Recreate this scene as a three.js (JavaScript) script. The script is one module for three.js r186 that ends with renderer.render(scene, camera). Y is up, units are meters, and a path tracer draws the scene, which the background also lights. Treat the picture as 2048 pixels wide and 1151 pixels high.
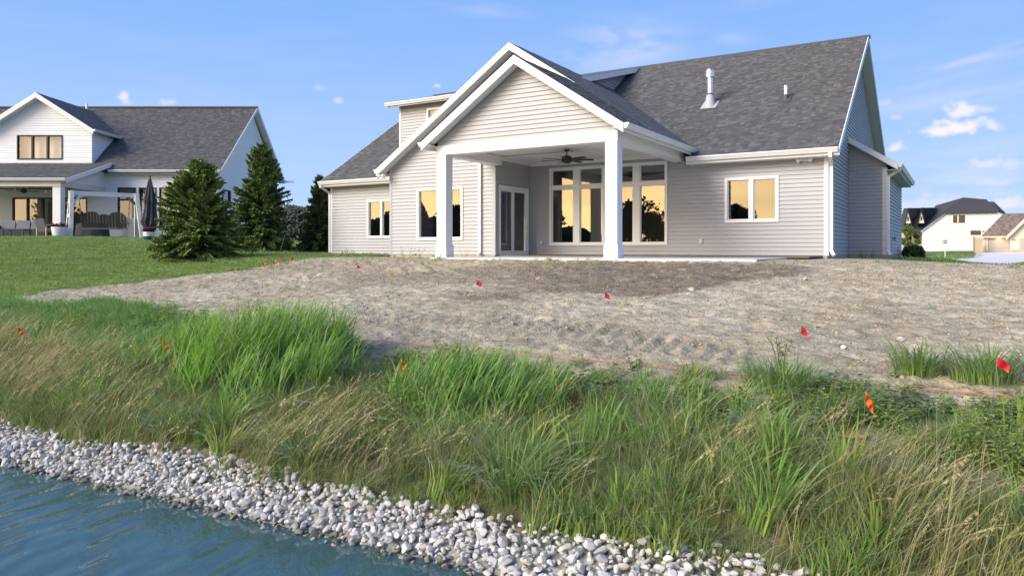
import * as THREE from 'three';
import { toCreasedNormals } from 'three/addons/utils/BufferGeometryUtils.js';

// ---------------------------------------------------------------- camera, sky, sun, exposure
const scene = new THREE.Scene();
const TURN = 31.323 * Math.PI / 180;                 // the camera looks past the house corner
const CS = Math.cos(TURN), SN = Math.sin(TURN);
const camera = new THREE.PerspectiveCamera(42.82, 2048 / 1151, 0.05, 3000);
camera.position.set(6.93, 0.196, 15.992);
camera.rotation.y = TURN;
camera.setViewOffset(2048, 1151, 0, 76.2, 2048, 1151); // level camera with a shifted lens
scene.add(camera);

const renderer = new THREE.WebGLRenderer({ antialias: true });
renderer.toneMapping = THREE.LinearToneMapping;
renderer.toneMappingExposure = 1.45;
renderer.shadowMap.enabled = true;
const SUN = new THREE.Vector3(-0.50, 0.60, 0.87).normalize();
const SKY = { top: [0.078, 0.200, 0.55], mid: [0.185, 0.350, 0.70], low: [0.36, 0.50, 0.745], glow: [5.2, 3.45, 1.35], cloud: [0.64, 0.62, 0.66] };

// ---------------------------------------------------------------- seeded noise
function rng(seed) { let a = seed >>> 0; return () => { a = (a + 0x6D2B79F5) | 0; let t = Math.imul(a ^ (a >>> 15), 1 | a); t = (t + Math.imul(t ^ (t >>> 7), 61 | t)) ^ t; return ((t ^ (t >>> 14)) >>> 0) / 4294967296; }; }
const hash2 = (x, y, s = 0) => { let h = Math.imul(x, 374761393) + Math.imul(y, 668265263) + Math.imul(s, 974634457) | 0; h = Math.imul(h ^ (h >>> 13), 1274126177); h ^= h >>> 16; return (h >>> 0) / 4294967296; };
function vnoise(x, y, s = 0) {
  const xi = Math.floor(x), yi = Math.floor(y), fx = x - xi, fy = y - yi, a = fx * fx * (3 - 2 * fx), b = fy * fy * (3 - 2 * fy);
  const p = hash2(xi, yi, s), q = hash2(xi + 1, yi, s), r = hash2(xi, yi + 1, s), t = hash2(xi + 1, yi + 1, s);
  return p + (q - p) * a + (r - p) * b + (p - q - r + t) * a * b;
}
function fbm(x, y, o = 4, s = 0) { let v = 0, a = 0.5, n = 0; for (let i = 0; i < o; i++) { v += a * vnoise(x, y, s + i * 17); n += a; a *= 0.5; x = x * 2.03 + 3.1; y = y * 2.03 + 1.7; } return v / n; }
const clamp = (x, a = 0, b = 1) => Math.min(b, Math.max(a, x));
const sm = (a, b, x) => { const t = clamp((x - a) / (b - a)); return t * t * (3 - 2 * t); };
const lerp = (a, b, t) => a + (b - a) * t;
const mix3 = (a, b, t) => [lerp(a[0], b[0], t), lerp(a[1], b[1], t), lerp(a[2], b[2], t)];

// ---------------------------------------------------------------- sky (air and clouds only), computed by direction
{
  const W = 3072, H = 1536, data = new Float32Array(W * H * 4);
  // single clouds: azimuth from the house axis (deg, + right), elevation (deg), half sizes, strength, raggedness
  const clouds = [
    [31.1, 8.05, 2.4, 0.62, 1.15, 1], [29.9, 8.1, 1.2, 0.45, 0.8, 1], [32.6, 8.25, 1.5, 0.42, 0.7, 1], [31.4, 9.1, 0.9, 0.85, 1.0, 1], [31.0, 9.6, 0.6, 0.4, 0.7, 1], [32.9, 9.1, 0.8, 0.3, 0.45, 1],
    [27.6, 7.0, 0.55, 0.42, 0.85, 1], [27.5, 9.1, 0.5, 0.3, 0.5, 1], [26.9, 10.1, 0.5, 0.25, 0.35, 1], [33.0, 5.6, 1.3, 0.45, 0.55, 1], [34.2, 5.5, 1.2, 0.6, 0.4, 1], [33.2, 4.3, 1.0, 0.3, 0.35, 1], [33.9, 3.0, 1.7, 0.5, 0.75, 1], [29.8, 3.4, 1.6, 0.5, 0.4, 1],
    [-27.9, 10.45, 0.5, 0.42, 0.8, 1], [-27.5, 10.1, 0.5, 0.25, 0.5, 1], [-25.3, 10.3, 0.6, 0.32, 0.5, 1], [-14.6, 12.0, 0.7, 0.35, 0.25, 1], [-13.3, 11.15, 0.5, 0.25, 0.5, 1], [-5.8, 12.5, 0.33, 0.2, 0.6, 1], [-20, 5.5, 1.6, 0.4, 0.2, 1],
    [8.6, 15.3, 3.6, 1.5, 0.5, 0], [5.8, 14.6, 2.0, 0.9, 0.42, 0], [22.5, 18.6, 4.0, 0.8, 0.5, 0], [26.5, 19.4, 3.5, 0.6, 0.35, 0], [17.2, 15.4, 1.8, 0.35, 0.3, 0],
  ].map(c => ({ a: c[0], e: c[1], w: c[2], h: c[3], k: c[4], puff: c[5] }));
  const streaks = [[33.6, 12.6, 4.2, 0.42, 0.42, 0.16], [30, 11.3, 4.5, 0.35, 0.2, 0.16], [33, 10.3, 4.8, 0.6, 0.24, 0.07], [30, 9.9, 5, 0.5, 0.18, 0.05], [34, 7.0, 4, 0.5, 0.16, 0.05], [31, 6.4, 5, 0.35, 0.15, 0.03], [-2, 18.2, 3, 0.7, 0.22, -0.1], [-33, 17.5, 4, 0.8, 0.08, 0.05], [30, 5, 7, 1.4, 0.16, 0], [31, 2.5, 9, 2.2, 0.5, 0]];
  const sunAz = Math.atan2(SUN.x, -SUN.z), d2r = Math.PI / 180;
  for (let j = 0; j < H; j++) {
    const el = ((j + 0.5) / H - 0.5) * Math.PI, e = el / d2r, ce = Math.cos(el), se = Math.sin(el);
    for (let i = 0; i < W; i++) {
      const t = ((i + 0.5) / W - 0.5) * 2 * Math.PI, x = Math.cos(t) * ce, z = Math.sin(t) * ce, o = (j * W + i) * 4;
      const up = Math.max(0, e);
      let c = up < 20 ? mix3(SKY.low, SKY.mid, Math.pow(sm(0, 1, up / 22), 0.8)) : SKY.mid;
      c = mix3(c, SKY.top, sm(6, 55, up));
      if (e > -2) {
        // warm evening glow around the low sun
        const ang = Math.acos(clamp(x * SUN.x + se * SUN.y + z * SUN.z, -1, 1)) / d2r;
        let da = Math.abs(Math.atan2(x, -z) - sunAz); if (da > Math.PI) da = 2 * Math.PI - da; da /= d2r;
        const g = Math.exp(-Math.pow(da / 31, 2)) * Math.exp(-Math.pow(up / 19, 2)), k = g;
        c = [c[0] * (1 - 0.6 * g) + SKY.glow[0] * k, c[1] * (1 - 0.6 * g) + SKY.glow[1] * k, c[2] * (1 - 0.75 * g) + SKY.glow[2] * k];
        // clouds
        let az = Math.atan2(x, -z) / d2r + 31.323; if (az > 180) az -= 360; if (az < -180) az += 360;
        let m = 0;
        if (Math.abs(az) < 46 && up < 26) {
          const n1 = fbm(az * 1.9 + 40, up * 2.9 + 9, 6, 3), n2 = fbm(az * 0.35 + up * 0.2 + 7, up * 1.1, 5, 9);
          for (const q of clouds) {
            const dx = (az - q.a) / q.w, dy = (up - q.e) / q.h; if (dx * dx + dy * dy > 9) continue;
            if (q.puff) { const base = dy < -0.3 ? 1 - (dy + 0.3) * -1.1 : 1; const f = Math.exp(-(dx * dx + dy * dy) * 0.75) * Math.max(0, base) * 1.25 - (1 - n1) * 1.6 + 0.30; m = Math.max(m, q.k * sm(0, 0.75, f)); }
            else m = Math.max(m, q.k * Math.exp(-(dx * dx + dy * dy) * 0.8) * sm(0.22, 0.72, n2));
          }
          for (const q of streaks) { const dx = (az - q[0]) / q[2], dy = (up - q[1] - (az - q[0]) * q[5]) / q[3]; if (dx * dx + dy * dy < 9) m = m + (1 - m) * q[4] * Math.exp(-dx * dx - dy * dy) * sm(0.25, 0.7, fbm(az * 0.25 + 3, (up - az * q[5]) * 2.2, 4, 21)); }
          m = m + (1 - m) * 0.04 * sm(0.45, 0.75, fbm(az * 0.12 + 2, (up - az * 0.05) * 0.9, 4, 31));
        } else {
          const s = 1 / (se + 0.14), n = fbm(x * s * 1.6 + 9, z * s * 1.6 + 4, 4, 5);
          m = 0.55 * sm(0.56, 0.8, n) * sm(1, 6, up);
        }
        if (m > 0) { const w = Math.exp(-Math.pow(ang / 45, 2)); c = mix3(c, mix3(SKY.cloud, [1.6, 1.1, 0.6], w), m * (1 - 0.7 * w)); }
      }
      data[o] = c[0]; data[o + 1] = c[1]; data[o + 2] = c[2]; data[o + 3] = 1;
    }
  }
  const sky = new THREE.DataTexture(data, W, H, THREE.RGBAFormat, THREE.FloatType);
  sky.mapping = THREE.EquirectangularReflectionMapping; sky.magFilter = THREE.LinearFilter; sky.minFilter = THREE.LinearFilter; sky.wrapS = THREE.RepeatWrapping; sky.needsUpdate = true;
  scene.background = sky; scene.environment = sky;
}
const sun = new THREE.DirectionalLight(0xfff6ec, 3.5);
sun.position.copy(SUN).multiplyScalar(80); sun.target.position.set(0, 0, 0);
sun.castShadow = true; sun.shadow.radius = 70; sun.shadow.mapSize.set(2048, 2048);
Object.assign(sun.shadow.camera, { left: -45, right: 45, top: 45, bottom: -45, near: 1, far: 260 });
scene.add(sun, sun.target);

// ---------------------------------------------------------------- helpers
const taken = new Map();
function numbered(n) { const k = taken.get(n) || 0; taken.set(n, k + 1); return k ? `${n}_${String(k).padStart(3, '0')}` : n; }
function tag(o, label, category, group, kind) { if (label) o.userData.label = label; if (category) o.userData.category = category; if (group) o.userData.group = group; if (kind) o.userData.kind = kind; return o; }
function mesh(name, g, m, parent) { const o = new THREE.Mesh(g, m); o.castShadow = o.receiveShadow = true; if (parent) { o.name = name; parent.add(o); } else { o.name = numbered(name); scene.add(o); } return o; }
function thing(name, label, category, p = [0, 0, 0], turn = 0, group) { const o = new THREE.Group(); o.name = numbered(name); o.position.set(...p); o.rotation.y = turn; scene.add(o); return tag(o, label, category, group); }
function copyOf(src, p, turn, label) { const o = src.clone(); o.name = numbered(src.name.replace(/_\d{3}$/, '')); o.userData = { ...src.userData }; if (label) o.userData.label = label; o.position.set(...p); o.rotation.y = turn; scene.add(o); return o; }
// R to the right of and F ahead of the camera, as house coordinates (x, z)
const RF = (R, F) => [6.93 + R * CS - F * SN, 15.992 - R * SN - F * CS];
const lin = (r, g, b) => new THREE.Color().setRGB(r, g, b);
const mat = (c, rough = 0.8, o = {}) => new THREE.MeshStandardMaterial({ color: lin(...c), roughness: rough, ...o });
const phys = (c, rough = 0.8, o = {}) => new THREE.MeshPhysicalMaterial({ color: lin(...c), roughness: rough, ...o });
const V = (x, y, z) => new THREE.Vector3(x, y, z);

// triangles with flat normals; colour optional
class Soup {
  constructor(col = false) { this.p = []; this.n = []; this.c = col ? [] : null; this.u = []; }
  tri(a, b, c, col) {
    const ux = b[0] - a[0], uy = b[1] - a[1], uz = b[2] - a[2], vx = c[0] - a[0], vy = c[1] - a[1], vz = c[2] - a[2];
    let nx = uy * vz - uz * vy, ny = uz * vx - ux * vz, nz = ux * vy - uy * vx; const l = Math.hypot(nx, ny, nz) || 1; nx /= l; ny /= l; nz /= l;
    this.p.push(...a, ...b, ...c); this.n.push(nx, ny, nz, nx, ny, nz, nx, ny, nz);
    const ax = Math.abs(nx), ay = Math.abs(ny), az = Math.abs(nz);
    for (const q of [a, b, c]) { if (ax >= ay && ax >= az) this.u.push(q[2], q[1]); else if (ay >= az) this.u.push(q[0], q[2]); else this.u.push(q[0], q[1]); }
    if (this.c) for (let i = 0; i < 3; i++) this.c.push(...col);
  }
  quad(a, b, c, d, col) { this.tri(a, b, c, col); this.tri(a, c, d, col); }
  // hexahedron: b[0..3] lower ring counter-clockwise seen from above, t[0..3] upper ring
  hexa(b, t, col) { this.quad(b[3], b[2], b[1], b[0], col); this.quad(t[0], t[1], t[2], t[3], col); for (let i = 0; i < 4; i++) { const j = (i + 1) % 4; this.quad(b[i], b[j], t[j], t[i], col); } }
  box(x0, x1, y0, y1, z0, z1, col) { this.hexa([[x0, y0, z1], [x1, y0, z1], [x1, y0, z0], [x0, y0, z0]], [[x0, y1, z1], [x1, y1, z1], [x1, y1, z0], [x0, y1, z0]], col); return this; }
  // bar of rectangular section from p to q, width w across `side`, height h across the third axis
  bar(p, q, w, h, side = [1, 0, 0], col) {
    const a = V(...p), b = V(...q), d = b.clone().sub(a).normalize(), s = V(...side); s.addScaledVector(d, -s.dot(d)).normalize(); const t = V(0, 0, 0).crossVectors(d, s);
    const ring = c => [[-1, -1], [1, -1], [1, 1], [-1, 1]].map(([i, j]) => c.clone().addScaledVector(s, i * w / 2).addScaledVector(t, j * h / 2).toArray());
    this.hexa(ring(a), ring(b), col); return this;
  }
  tube(pts, radii, sides = 6, col) {
    const rings = pts.map((p, i) => { const a = V(...pts[Math.max(0, i - 1)]), b = V(...pts[Math.min(pts.length - 1, i + 1)]), d = b.sub(a).normalize(), s = Math.abs(d.y) > 0.9 ? V(1, 0, 0) : V(0, 1, 0); s.addScaledVector(d, -s.dot(d)).normalize(); const t = V(0, 0, 0).crossVectors(d, s), r = Array.isArray(radii) ? radii[i] : radii; return Array.from({ length: sides }, (_, k) => { const w = k / sides * 2 * Math.PI; return V(...p).addScaledVector(s, Math.cos(w) * r).addScaledVector(t, Math.sin(w) * r).toArray(); }); });
    for (let i = 0; i + 1 < rings.length; i++) for (let k = 0; k < sides; k++) { const l = (k + 1) % sides; this.quad(rings[i][k], rings[i][l], rings[i + 1][l], rings[i + 1][k], col); }
    for (let k = 1; k + 1 < sides; k++) { this.tri(rings[0][0], rings[0][k + 1], rings[0][k], col); const e = rings[rings.length - 1]; this.tri(e[0], e[k], e[k + 1], col); }
    return this;
  }
  // flat polygon (convex) with a thickness vector
  slab(pts, th, col) {
    const q = pts.map(p => [p[0] + th[0], p[1] + th[1], p[2] + th[2]]);
    const e1 = V(...pts[1]).sub(V(...pts[0])), e2 = V(...pts[2]).sub(V(...pts[0])), n = V(0, 0, 0).crossVectors(e1, e2);
    let A = pts, B = q; if (n.dot(V(...th)) > 0) { A = q; B = pts; }          // A is on the side its winding faces
    for (let i = 1; i + 1 < A.length; i++) { this.tri(A[0], A[i], A[i + 1], col); this.tri(B[0], B[i + 1], B[i], col); }
    for (let i = 0; i < A.length; i++) { const j = (i + 1) % A.length; this.quad(A[i], B[i], B[j], A[j], col); }
    return this;
  }
  // profile [(out, up)] swept from p to q; out is a horizontal vector
  sweep(profile, p, q, out, col) {
    const at = (o, [a, b]) => [o[0] + out[0] * a, o[1] + b, o[2] + out[2] * a], n = profile.length;
    for (let i = 0; i < n; i++) { const j = (i + 1) % n; this.quad(at(p, profile[i]), at(q, profile[i]), at(q, profile[j]), at(p, profile[j]), col); }
    for (let i = 1; i + 1 < n; i++) { this.tri(at(p, profile[0]), at(p, profile[i]), at(p, profile[i + 1]), col); this.tri(at(q, profile[0]), at(q, profile[i + 1]), at(q, profile[i]), col); }
    return this;
  }
  geo() { const g = new THREE.BufferGeometry(); g.setAttribute('position', new THREE.Float32BufferAttribute(this.p, 3)); g.setAttribute('normal', new THREE.Float32BufferAttribute(this.n, 3)); g.setAttribute('uv', new THREE.Float32BufferAttribute(this.u, 2)); if (this.c) g.setAttribute('color', new THREE.Float32BufferAttribute(this.c, 3)); return g; }
}
const soup = f => { const s = new Soup(); f(s); return s.geo(); };

// noise textures (grain and relief of matter)
function grain(size, f, srgb = false) { const d = new Uint8Array(size * size * 4); for (let j = 0; j < size; j++) for (let i = 0; i < size; i++) { const c = f(i / size, j / size), o = (j * size + i) * 4; d[o] = clamp(c[0]) * 255; d[o + 1] = clamp(c[1]) * 255; d[o + 2] = clamp(c[2]) * 255; d[o + 3] = 255; } const t = new THREE.DataTexture(d, size, size); t.wrapS = t.wrapT = THREE.RepeatWrapping; t.magFilter = THREE.LinearFilter; t.minFilter = THREE.LinearFilter; if (srgb) t.colorSpace = THREE.SRGBColorSpace; t.needsUpdate = true; return t; }
function tile(x, y, p, s) { const xi = Math.floor(x), yi = Math.floor(y), fx = x - xi, fy = y - yi, a = fx * fx * (3 - 2 * fx), b = fy * fy * (3 - 2 * fy), w = v => ((v % p) + p) % p; const q = hash2(w(xi), w(yi), s), r = hash2(w(xi + 1), w(yi), s), t = hash2(w(xi), w(yi + 1), s), u = hash2(w(xi + 1), w(yi + 1), s); return q + (r - q) * a + (t - q) * b + (q - r - t + u) * a * b; }
const tfbm = (x, y, p, o, s) => { let v = 0, a = 0.5, n = 0; for (let i = 0; i < o; i++) { v += a * tile(x * p, y * p, p, s + i); n += a; a *= 0.55; p *= 2; } return v / n; };

// ---------------------------------------------------------------- materials
const M = {
  siding: mat([0.402, 0.407, 0.416], 0.55), trim: mat([0.78, 0.775, 0.76], 0.5), gutter: mat([0.76, 0.755, 0.735], 0.4), soffit: mat([0.70, 0.70, 0.69], 0.6),
  deck: mat([0.06, 0.06, 0.065], 0.9), foundation: mat([0.42, 0.36, 0.28], 0.9), concrete: mat([0.55, 0.55, 0.54], 0.85), vinyl: mat([0.80, 0.80, 0.77], 0.4),
  bronze: mat([0.035, 0.03, 0.028], 0.45, { metalness: 0.4 }), steel: mat([0.72, 0.73, 0.74], 0.28, { metalness: 0.9 }), pvc: mat([0.8, 0.8, 0.8], 0.4), lead: mat([0.07, 0.07, 0.075], 0.6),
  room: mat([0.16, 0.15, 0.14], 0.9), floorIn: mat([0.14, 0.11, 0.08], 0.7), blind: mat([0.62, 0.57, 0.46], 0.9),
  glass: phys([1, 1, 1], 0.0, { transmission: 1, thickness: 0, ior: 2.3 }),
  white: mat([0.80, 0.80, 0.80], 0.55), black: mat([0.018, 0.017, 0.017], 0.45), porchTrim: mat([0.66, 0.64, 0.60], 0.6),
};
// ---------------------------------------------------------------- terrain (x = along the rear wall, v = -z = away from the pond)
const KEYS = [[-400, 4], [-90, 0.2], [-64, -1.2], [-60, -2.4], [-54, -3.6], [-20, -3.6], [-14.5, -3.4], [-13.1, -2.55], [-12.35, -1.85], [-11.85, -1.6], [-11.0, -1.4], [-8.93, -1.0], [-5, -0.56], [-1.8, -0.185], [-0.7, -0.075], [1, -0.035], [300, -0.06], [2000, 2]];
const KM = KEYS.map((k, i) => { if (!i || i === KEYS.length - 1) return 0; const a = (k[1] - KEYS[i - 1][1]) / (k[0] - KEYS[i - 1][0]), b = (KEYS[i + 1][1] - k[1]) / (KEYS[i + 1][0] - k[0]); return a * b <= 0 ? 0 : 2 * a * b / (a + b); });
function prof(v) { let i = 0; while (i < KEYS.length - 2 && v > KEYS[i + 1][0]) i++; const h = KEYS[i + 1][0] - KEYS[i][0], t = clamp((v - KEYS[i][0]) / h); return (2 * t ** 3 - 3 * t * t + 1) * KEYS[i][1] + (t ** 3 - 2 * t * t + t) * h * KM[i] + (3 * t * t - 2 * t ** 3) * KEYS[i + 1][1] + (t ** 3 - t * t) * h * KM[i + 1]; }
function base(u, v) {
  let h = prof(v - 0.075 * (clamp(u, -14, 12) - 4) * sm(-9, -11.5, v));
  h += 0.76 * sm(-11, -27, u) * sm(-10, -1, v);
  const far = Math.hypot(u - 7, v + 16);
  return h - 0.05 * sm(5, 8, u) * sm(-4, 0, v) - 0.48 * sm(0, 16, u * 0.75 + v * 0.66 - 5) * sm(3, 8, u) + 0.62 * sm(75, 115, far) * sm(3, 8, u) * sm(-40, 0, v);
}
const EDGE = [[-30, -11.1], [-8.05, -11.1], [-7.1, -10.85], [-6.1, -10.7], [-5, -10.4], [-3.8, -10.05], [-2.35, -9.05], [0.6, -9.9], [2.7, -9.2], [30, -9.2]];
function lawnEdge(v) { let i = 0; while (i < EDGE.length - 2 && v > EDGE[i + 1][0]) i++; return lerp(EDGE[i][1], EDGE[i + 1][1], clamp((v - EDGE[i][0]) / (EDGE[i + 1][0] - EDGE[i][0]))); }
const lawnAt = (u, v) => sm(-0.35, 0.35, lawnEdge(v) - u + (fbm(u * 1.3, v * 1.3, 3, 77) - 0.5) * 1.1) * sm(-9.2, -8.2, v);
const lawnRight = (u, v) => Math.max(sm(0, 2.2, u * 0.35 + v * 0.9 - 4.6 + (fbm(u * 0.7, v * 0.7, 3, 5) - 0.5) * 2) * sm(4.2, 6.5, u), sm(19, 22, v));
// lower edge of the bare soil
const soilEdge = u => -9.32 + 0.28 * sm(0, -3, u) + 0.95 * sm(-3, -5.5, u) - 0.55 * sm(-5.5, -9, u);
const bankAt = (u, v) => sm(-0.3, 0.4, soilEdge(u) - v + (fbm(u * 1.7, v * 1.7, 3, 41) - 0.5) * 1.2);
const bare = (u, v) => (1 - lawnAt(u, v)) * (1 - lawnRight(u, v)) * (1 - bankAt(u, v));
// cleat marks of a tracked machine: [x, v, direction, length, width]
const TRACKS = [[-2.2, -6.7, -0.42, 3.1, 0.45], [1.0, -7.0, -0.30, 3.4, 0.45], [3.4, -7.85, -0.25, 1.9, 0.4]];
function soilRelief(u, v) {
  let h = (fbm(u * 2.1, v * 2.1, 3, 11) - 0.5) * 0.06 + (fbm(u * 7, v * 9, 3, 23) - 0.5) * 0.052;
  h += Math.max(0, vnoise(u * 13, v * 13, 5) - 0.66) * 0.075 * sm(0.35, 0.6, fbm(u * 0.8, v * 0.8, 2, 8));
  for (const [a, b, t, len, w] of TRACKS) {
    const c = Math.cos(t), s = Math.sin(t), x = (u - a) * c + (v - b) * s, y = -(u - a) * s + (v - b) * c;
    const in_ = sm(0, 0.25, x) * sm(len, len - 0.25, x) * sm(w, w * 0.6, Math.abs(y));
    if (in_ > 0) { const k = (x + y * 0.35 + (vnoise(x * 3, y * 3, 6) - 0.5) * 0.1) / 0.23; h = h * (1 - 0.55 * in_) + in_ * (0.048 * Math.pow(0.5 + 0.5 * Math.sin(k * 2 * Math.PI), 2.2) - 0.02 - 0.02 * vnoise(x * 9, y * 9, 3)); }
  }
  return h;
}
function ground(u, v) {
  let h = base(u, v);
  if (u > -14 && u < 12 && v > -12.8 && v < 6) { const b = bare(u, v); h += b * soilRelief(u, v) * sm(0.8, -0.5, v) + (1 - b) * (fbm(u * 1.5, v * 1.5, 3, 2) - 0.5) * 0.07 * sm(-12.3, -11.6, v) * sm(6, 3, v); }
  return h;
}
const WATER = -1.79;
{
  const axis = (lo, f0, f1, hi, step, grow) => { const a = []; for (let x = f0; x <= f1 + 1e-6; x += step) a.push(x); let d = step; const up = []; for (let x = f1; x < hi;) { d *= grow; x += d; up.push(Math.min(x, hi)); } d = step; const dn = []; for (let x = f0; x > lo;) { d *= grow; x -= d; dn.push(Math.max(x, lo)); } return [...dn.reverse(), ...a, ...up]; };
  const us = axis(-1500, -12.5, 8.8, 1500, 0.056, 1.13), vs = axis(-1500, -12.4, 0.6, 1800, 0.045, 1.13), nu = us.length, nv = vs.length;
  const pos = new Float32Array(nu * nv * 3), col = new Float32Array(nu * nv * 3), uv = new Float32Array(nu * nv * 2), idx = [];
  for (let j = 0; j < nv; j++) for (let i = 0; i < nu; i++) {
    const u = us[i], v = vs[j], k = j * nu + i; pos[k * 3] = u; pos[k * 3 + 1] = ground(u, v); pos[k * 3 + 2] = -v; uv[k * 2] = u / 2.7; uv[k * 2 + 1] = v / 2.7;
    const n = fbm(u * 0.5, v * 0.5, 4, 60), n2 = fbm(u * 3, v * 3, 3, 61);
    let c = mix3([0.395, 0.342, 0.240], [0.325, 0.274, 0.186], sm(0.35, 0.65, n)); c = mix3(c, [0.44, 0.39, 0.29], 0.5 * sm(0.5, 0.8, n2));
    // freshly spread, moist dark topsoil near the patio
    const damp = sm(-0.1, 0.5, 1 - Math.hypot((u - 0.9) / 5.0, (v + 2.7) / 2.5 - (u - 1.6) * 0.06) + (n - 0.5) * 1.3);
    c = mix3(c, [0.165, 0.128, 0.088], (0.5 + 0.45 * sm(-3, 1.5, u)) * sm(0.1, 0.7, damp) * sm(0.2, 0.55, n2 + 0.1));
    c = mix3(c, [0.27, 0.215, 0.155], 0.6 * sm(7.2, 8.6, u) * sm(-9, -7, v) * sm(0.4, 0.6, n2));
    c = mix3(c, mix3([0.125, 0.105, 0.062], [0.105, 0.125, 0.045], sm(0.35, 0.6, n2)), bankAt(u, v) * 0.9);
    const lawn = Math.max(lawnAt(u, v), lawnRight(u, v), sm(-17, -19, u), sm(12, 15, u), sm(-58, -61, v));
    c = mix3(c, mix3([0.090, 0.130, 0.022], [0.125, 0.165, 0.034], n2), lawn * (v > -12.3 || v < -58 ? 1 : 0));
    if (v > -60) c = mix3(c, [0.27, 0.28, 0.26], sm(-11.9, -12.2, v - 0.075 * (clamp(u, -14, 12) - 4)));
    col.set(c, k * 3);
    if (i < nu - 1 && j < nv - 1) idx.push(k, k + 1, k + nu, k + 1, k + nu + 1, k + nu);
  }
  const g = new THREE.BufferGeometry(); g.setAttribute('position', new THREE.BufferAttribute(pos, 3)); g.setAttribute('color', new THREE.BufferAttribute(col, 3)); g.setAttribute('uv', new THREE.BufferAttribute(uv, 2)); g.setIndex(idx); g.computeVertexNormals();
  const gm = grain(1024, (x, y) => { const a = tfbm(x, y, 24, 5, 3), b = tile(x * 190, y * 190, 190, 9), c = tile(x * 90, y * 90, 90, 4), k = 0.62 + 0.8 * (a - 0.5) + 0.3 * (b - 0.5) + (c > 0.9 ? 0.16 : 0) - (c < 0.07 ? 0.14 : 0); return [k + 0.03 * (b - 0.5), k, k - 0.02]; });
  const gb = grain(1024, (x, y) => { const k = 0.6 * tfbm(x, y, 30, 5, 13) + 0.4 * tile(x * 150, y * 150, 150, 19); return [k, k, k]; });
  const m = new THREE.MeshStandardMaterial({ color: lin(1.55, 1.55, 1.55), vertexColors: true, map: gm, bumpMap: gb, bumpScale: 0.02, roughness: 0.95 });
  tag(mesh('ground', g, m), null, null, null, 'structure');
}
// ---------------------------------------------------------------- pond
{
  const xs = [], zs = []; for (let x = -70; x < -3; x += 1.1) xs.push(x); for (let x = -3; x < 6; x += 0.022) xs.push(x); for (let x = 6; x <= 70; x += 1.5) xs.push(x);
  for (let z = 11.2; z < 14.6; z += 0.022) zs.push(z); for (let z = 14.6; z <= 62; z += 0.9) zs.push(z);
  const W = [[1.0, 0.0, 23, 0.3, 0.0034], [0.96, 0.26, 30, 1.3, 0.0020], [0.97, -0.22, 17, 2.1, 0.0032], [0.90, 0.42, 40, 4.0, 0.0012], [0.5, 0.86, 11, 3.2, 0.0018]];
  const pos = [], idx = [], nu = xs.length;
  for (const z of zs) for (const x of xs) {
    let h = 0; const R = (x - 6.93) * CS - (z - 15.992) * SN, F = -(x - 6.93) * SN - (z - 15.992) * CS, p = R * 0.93 - F * 0.37, q = (R * 0.37 + F * 0.93) * 1.25;
    if (x > -4 && x < 7 && z < 16) { const wx = p + 0.16 * fbm(p * 2.2, q * 1.2, 3, 4), wy = q + 0.3 * fbm(p * 1.5 + 5, q * 0.9, 2, 14), amp = 0.4 + 1.2 * sm(0.25, 0.75, fbm(p * 2.4, q * 1.1, 3, 33)); for (const [a, b, k, f, s] of W) { const t = Math.sin((wx * a + wy * b) * k + f); h += 0.60 * s * amp * (t + 0.3 * t * t); } }
    pos.push(x, WATER + h, z);
  }
  for (let j = 0; j < zs.length - 1; j++) for (let i = 0; i < nu - 1; i++) { const k = j * nu + i; idx.push(k, k + nu, k + 1, k + 1, k + nu, k + nu + 1); }
  const g = new THREE.BufferGeometry(); g.setAttribute('position', new THREE.Float32BufferAttribute(pos, 3)); g.setIndex(idx); g.computeVertexNormals();
  const m = phys([0.085, 0.19, 0.205], 0.03, { transmission: 0.55, thickness: 1, ior: 1.33, attenuationColor: lin(0.24, 0.62, 0.58), attenuationDistance: 1.9 });
  tag(mesh('pond_water', g, m), null, null, null, 'structure');
}
// ---------------------------------------------------------------- building pieces
function frameOf(O, X, N) { return new THREE.Matrix4().makeBasis(V(...X), V(0, 1, 0), V(...N)).setPosition(...O); }
function span(poly, y) { let a = Infinity, b = -Infinity; for (let i = 0; i < poly.length; i++) { const p = poly[i], q = poly[(i + 1) % poly.length]; if ((p[1] <= y && q[1] >= y) || (q[1] <= y && p[1] >= y)) { if (p[1] === q[1]) { a = Math.min(a, p[0], q[0]); b = Math.max(b, p[0], q[0]); } else { const x = p[0] + (q[0] - p[0]) * (y - p[1]) / (q[1] - p[1]); a = Math.min(a, x); b = Math.max(b, x); } } } return [a, b]; }
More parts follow.
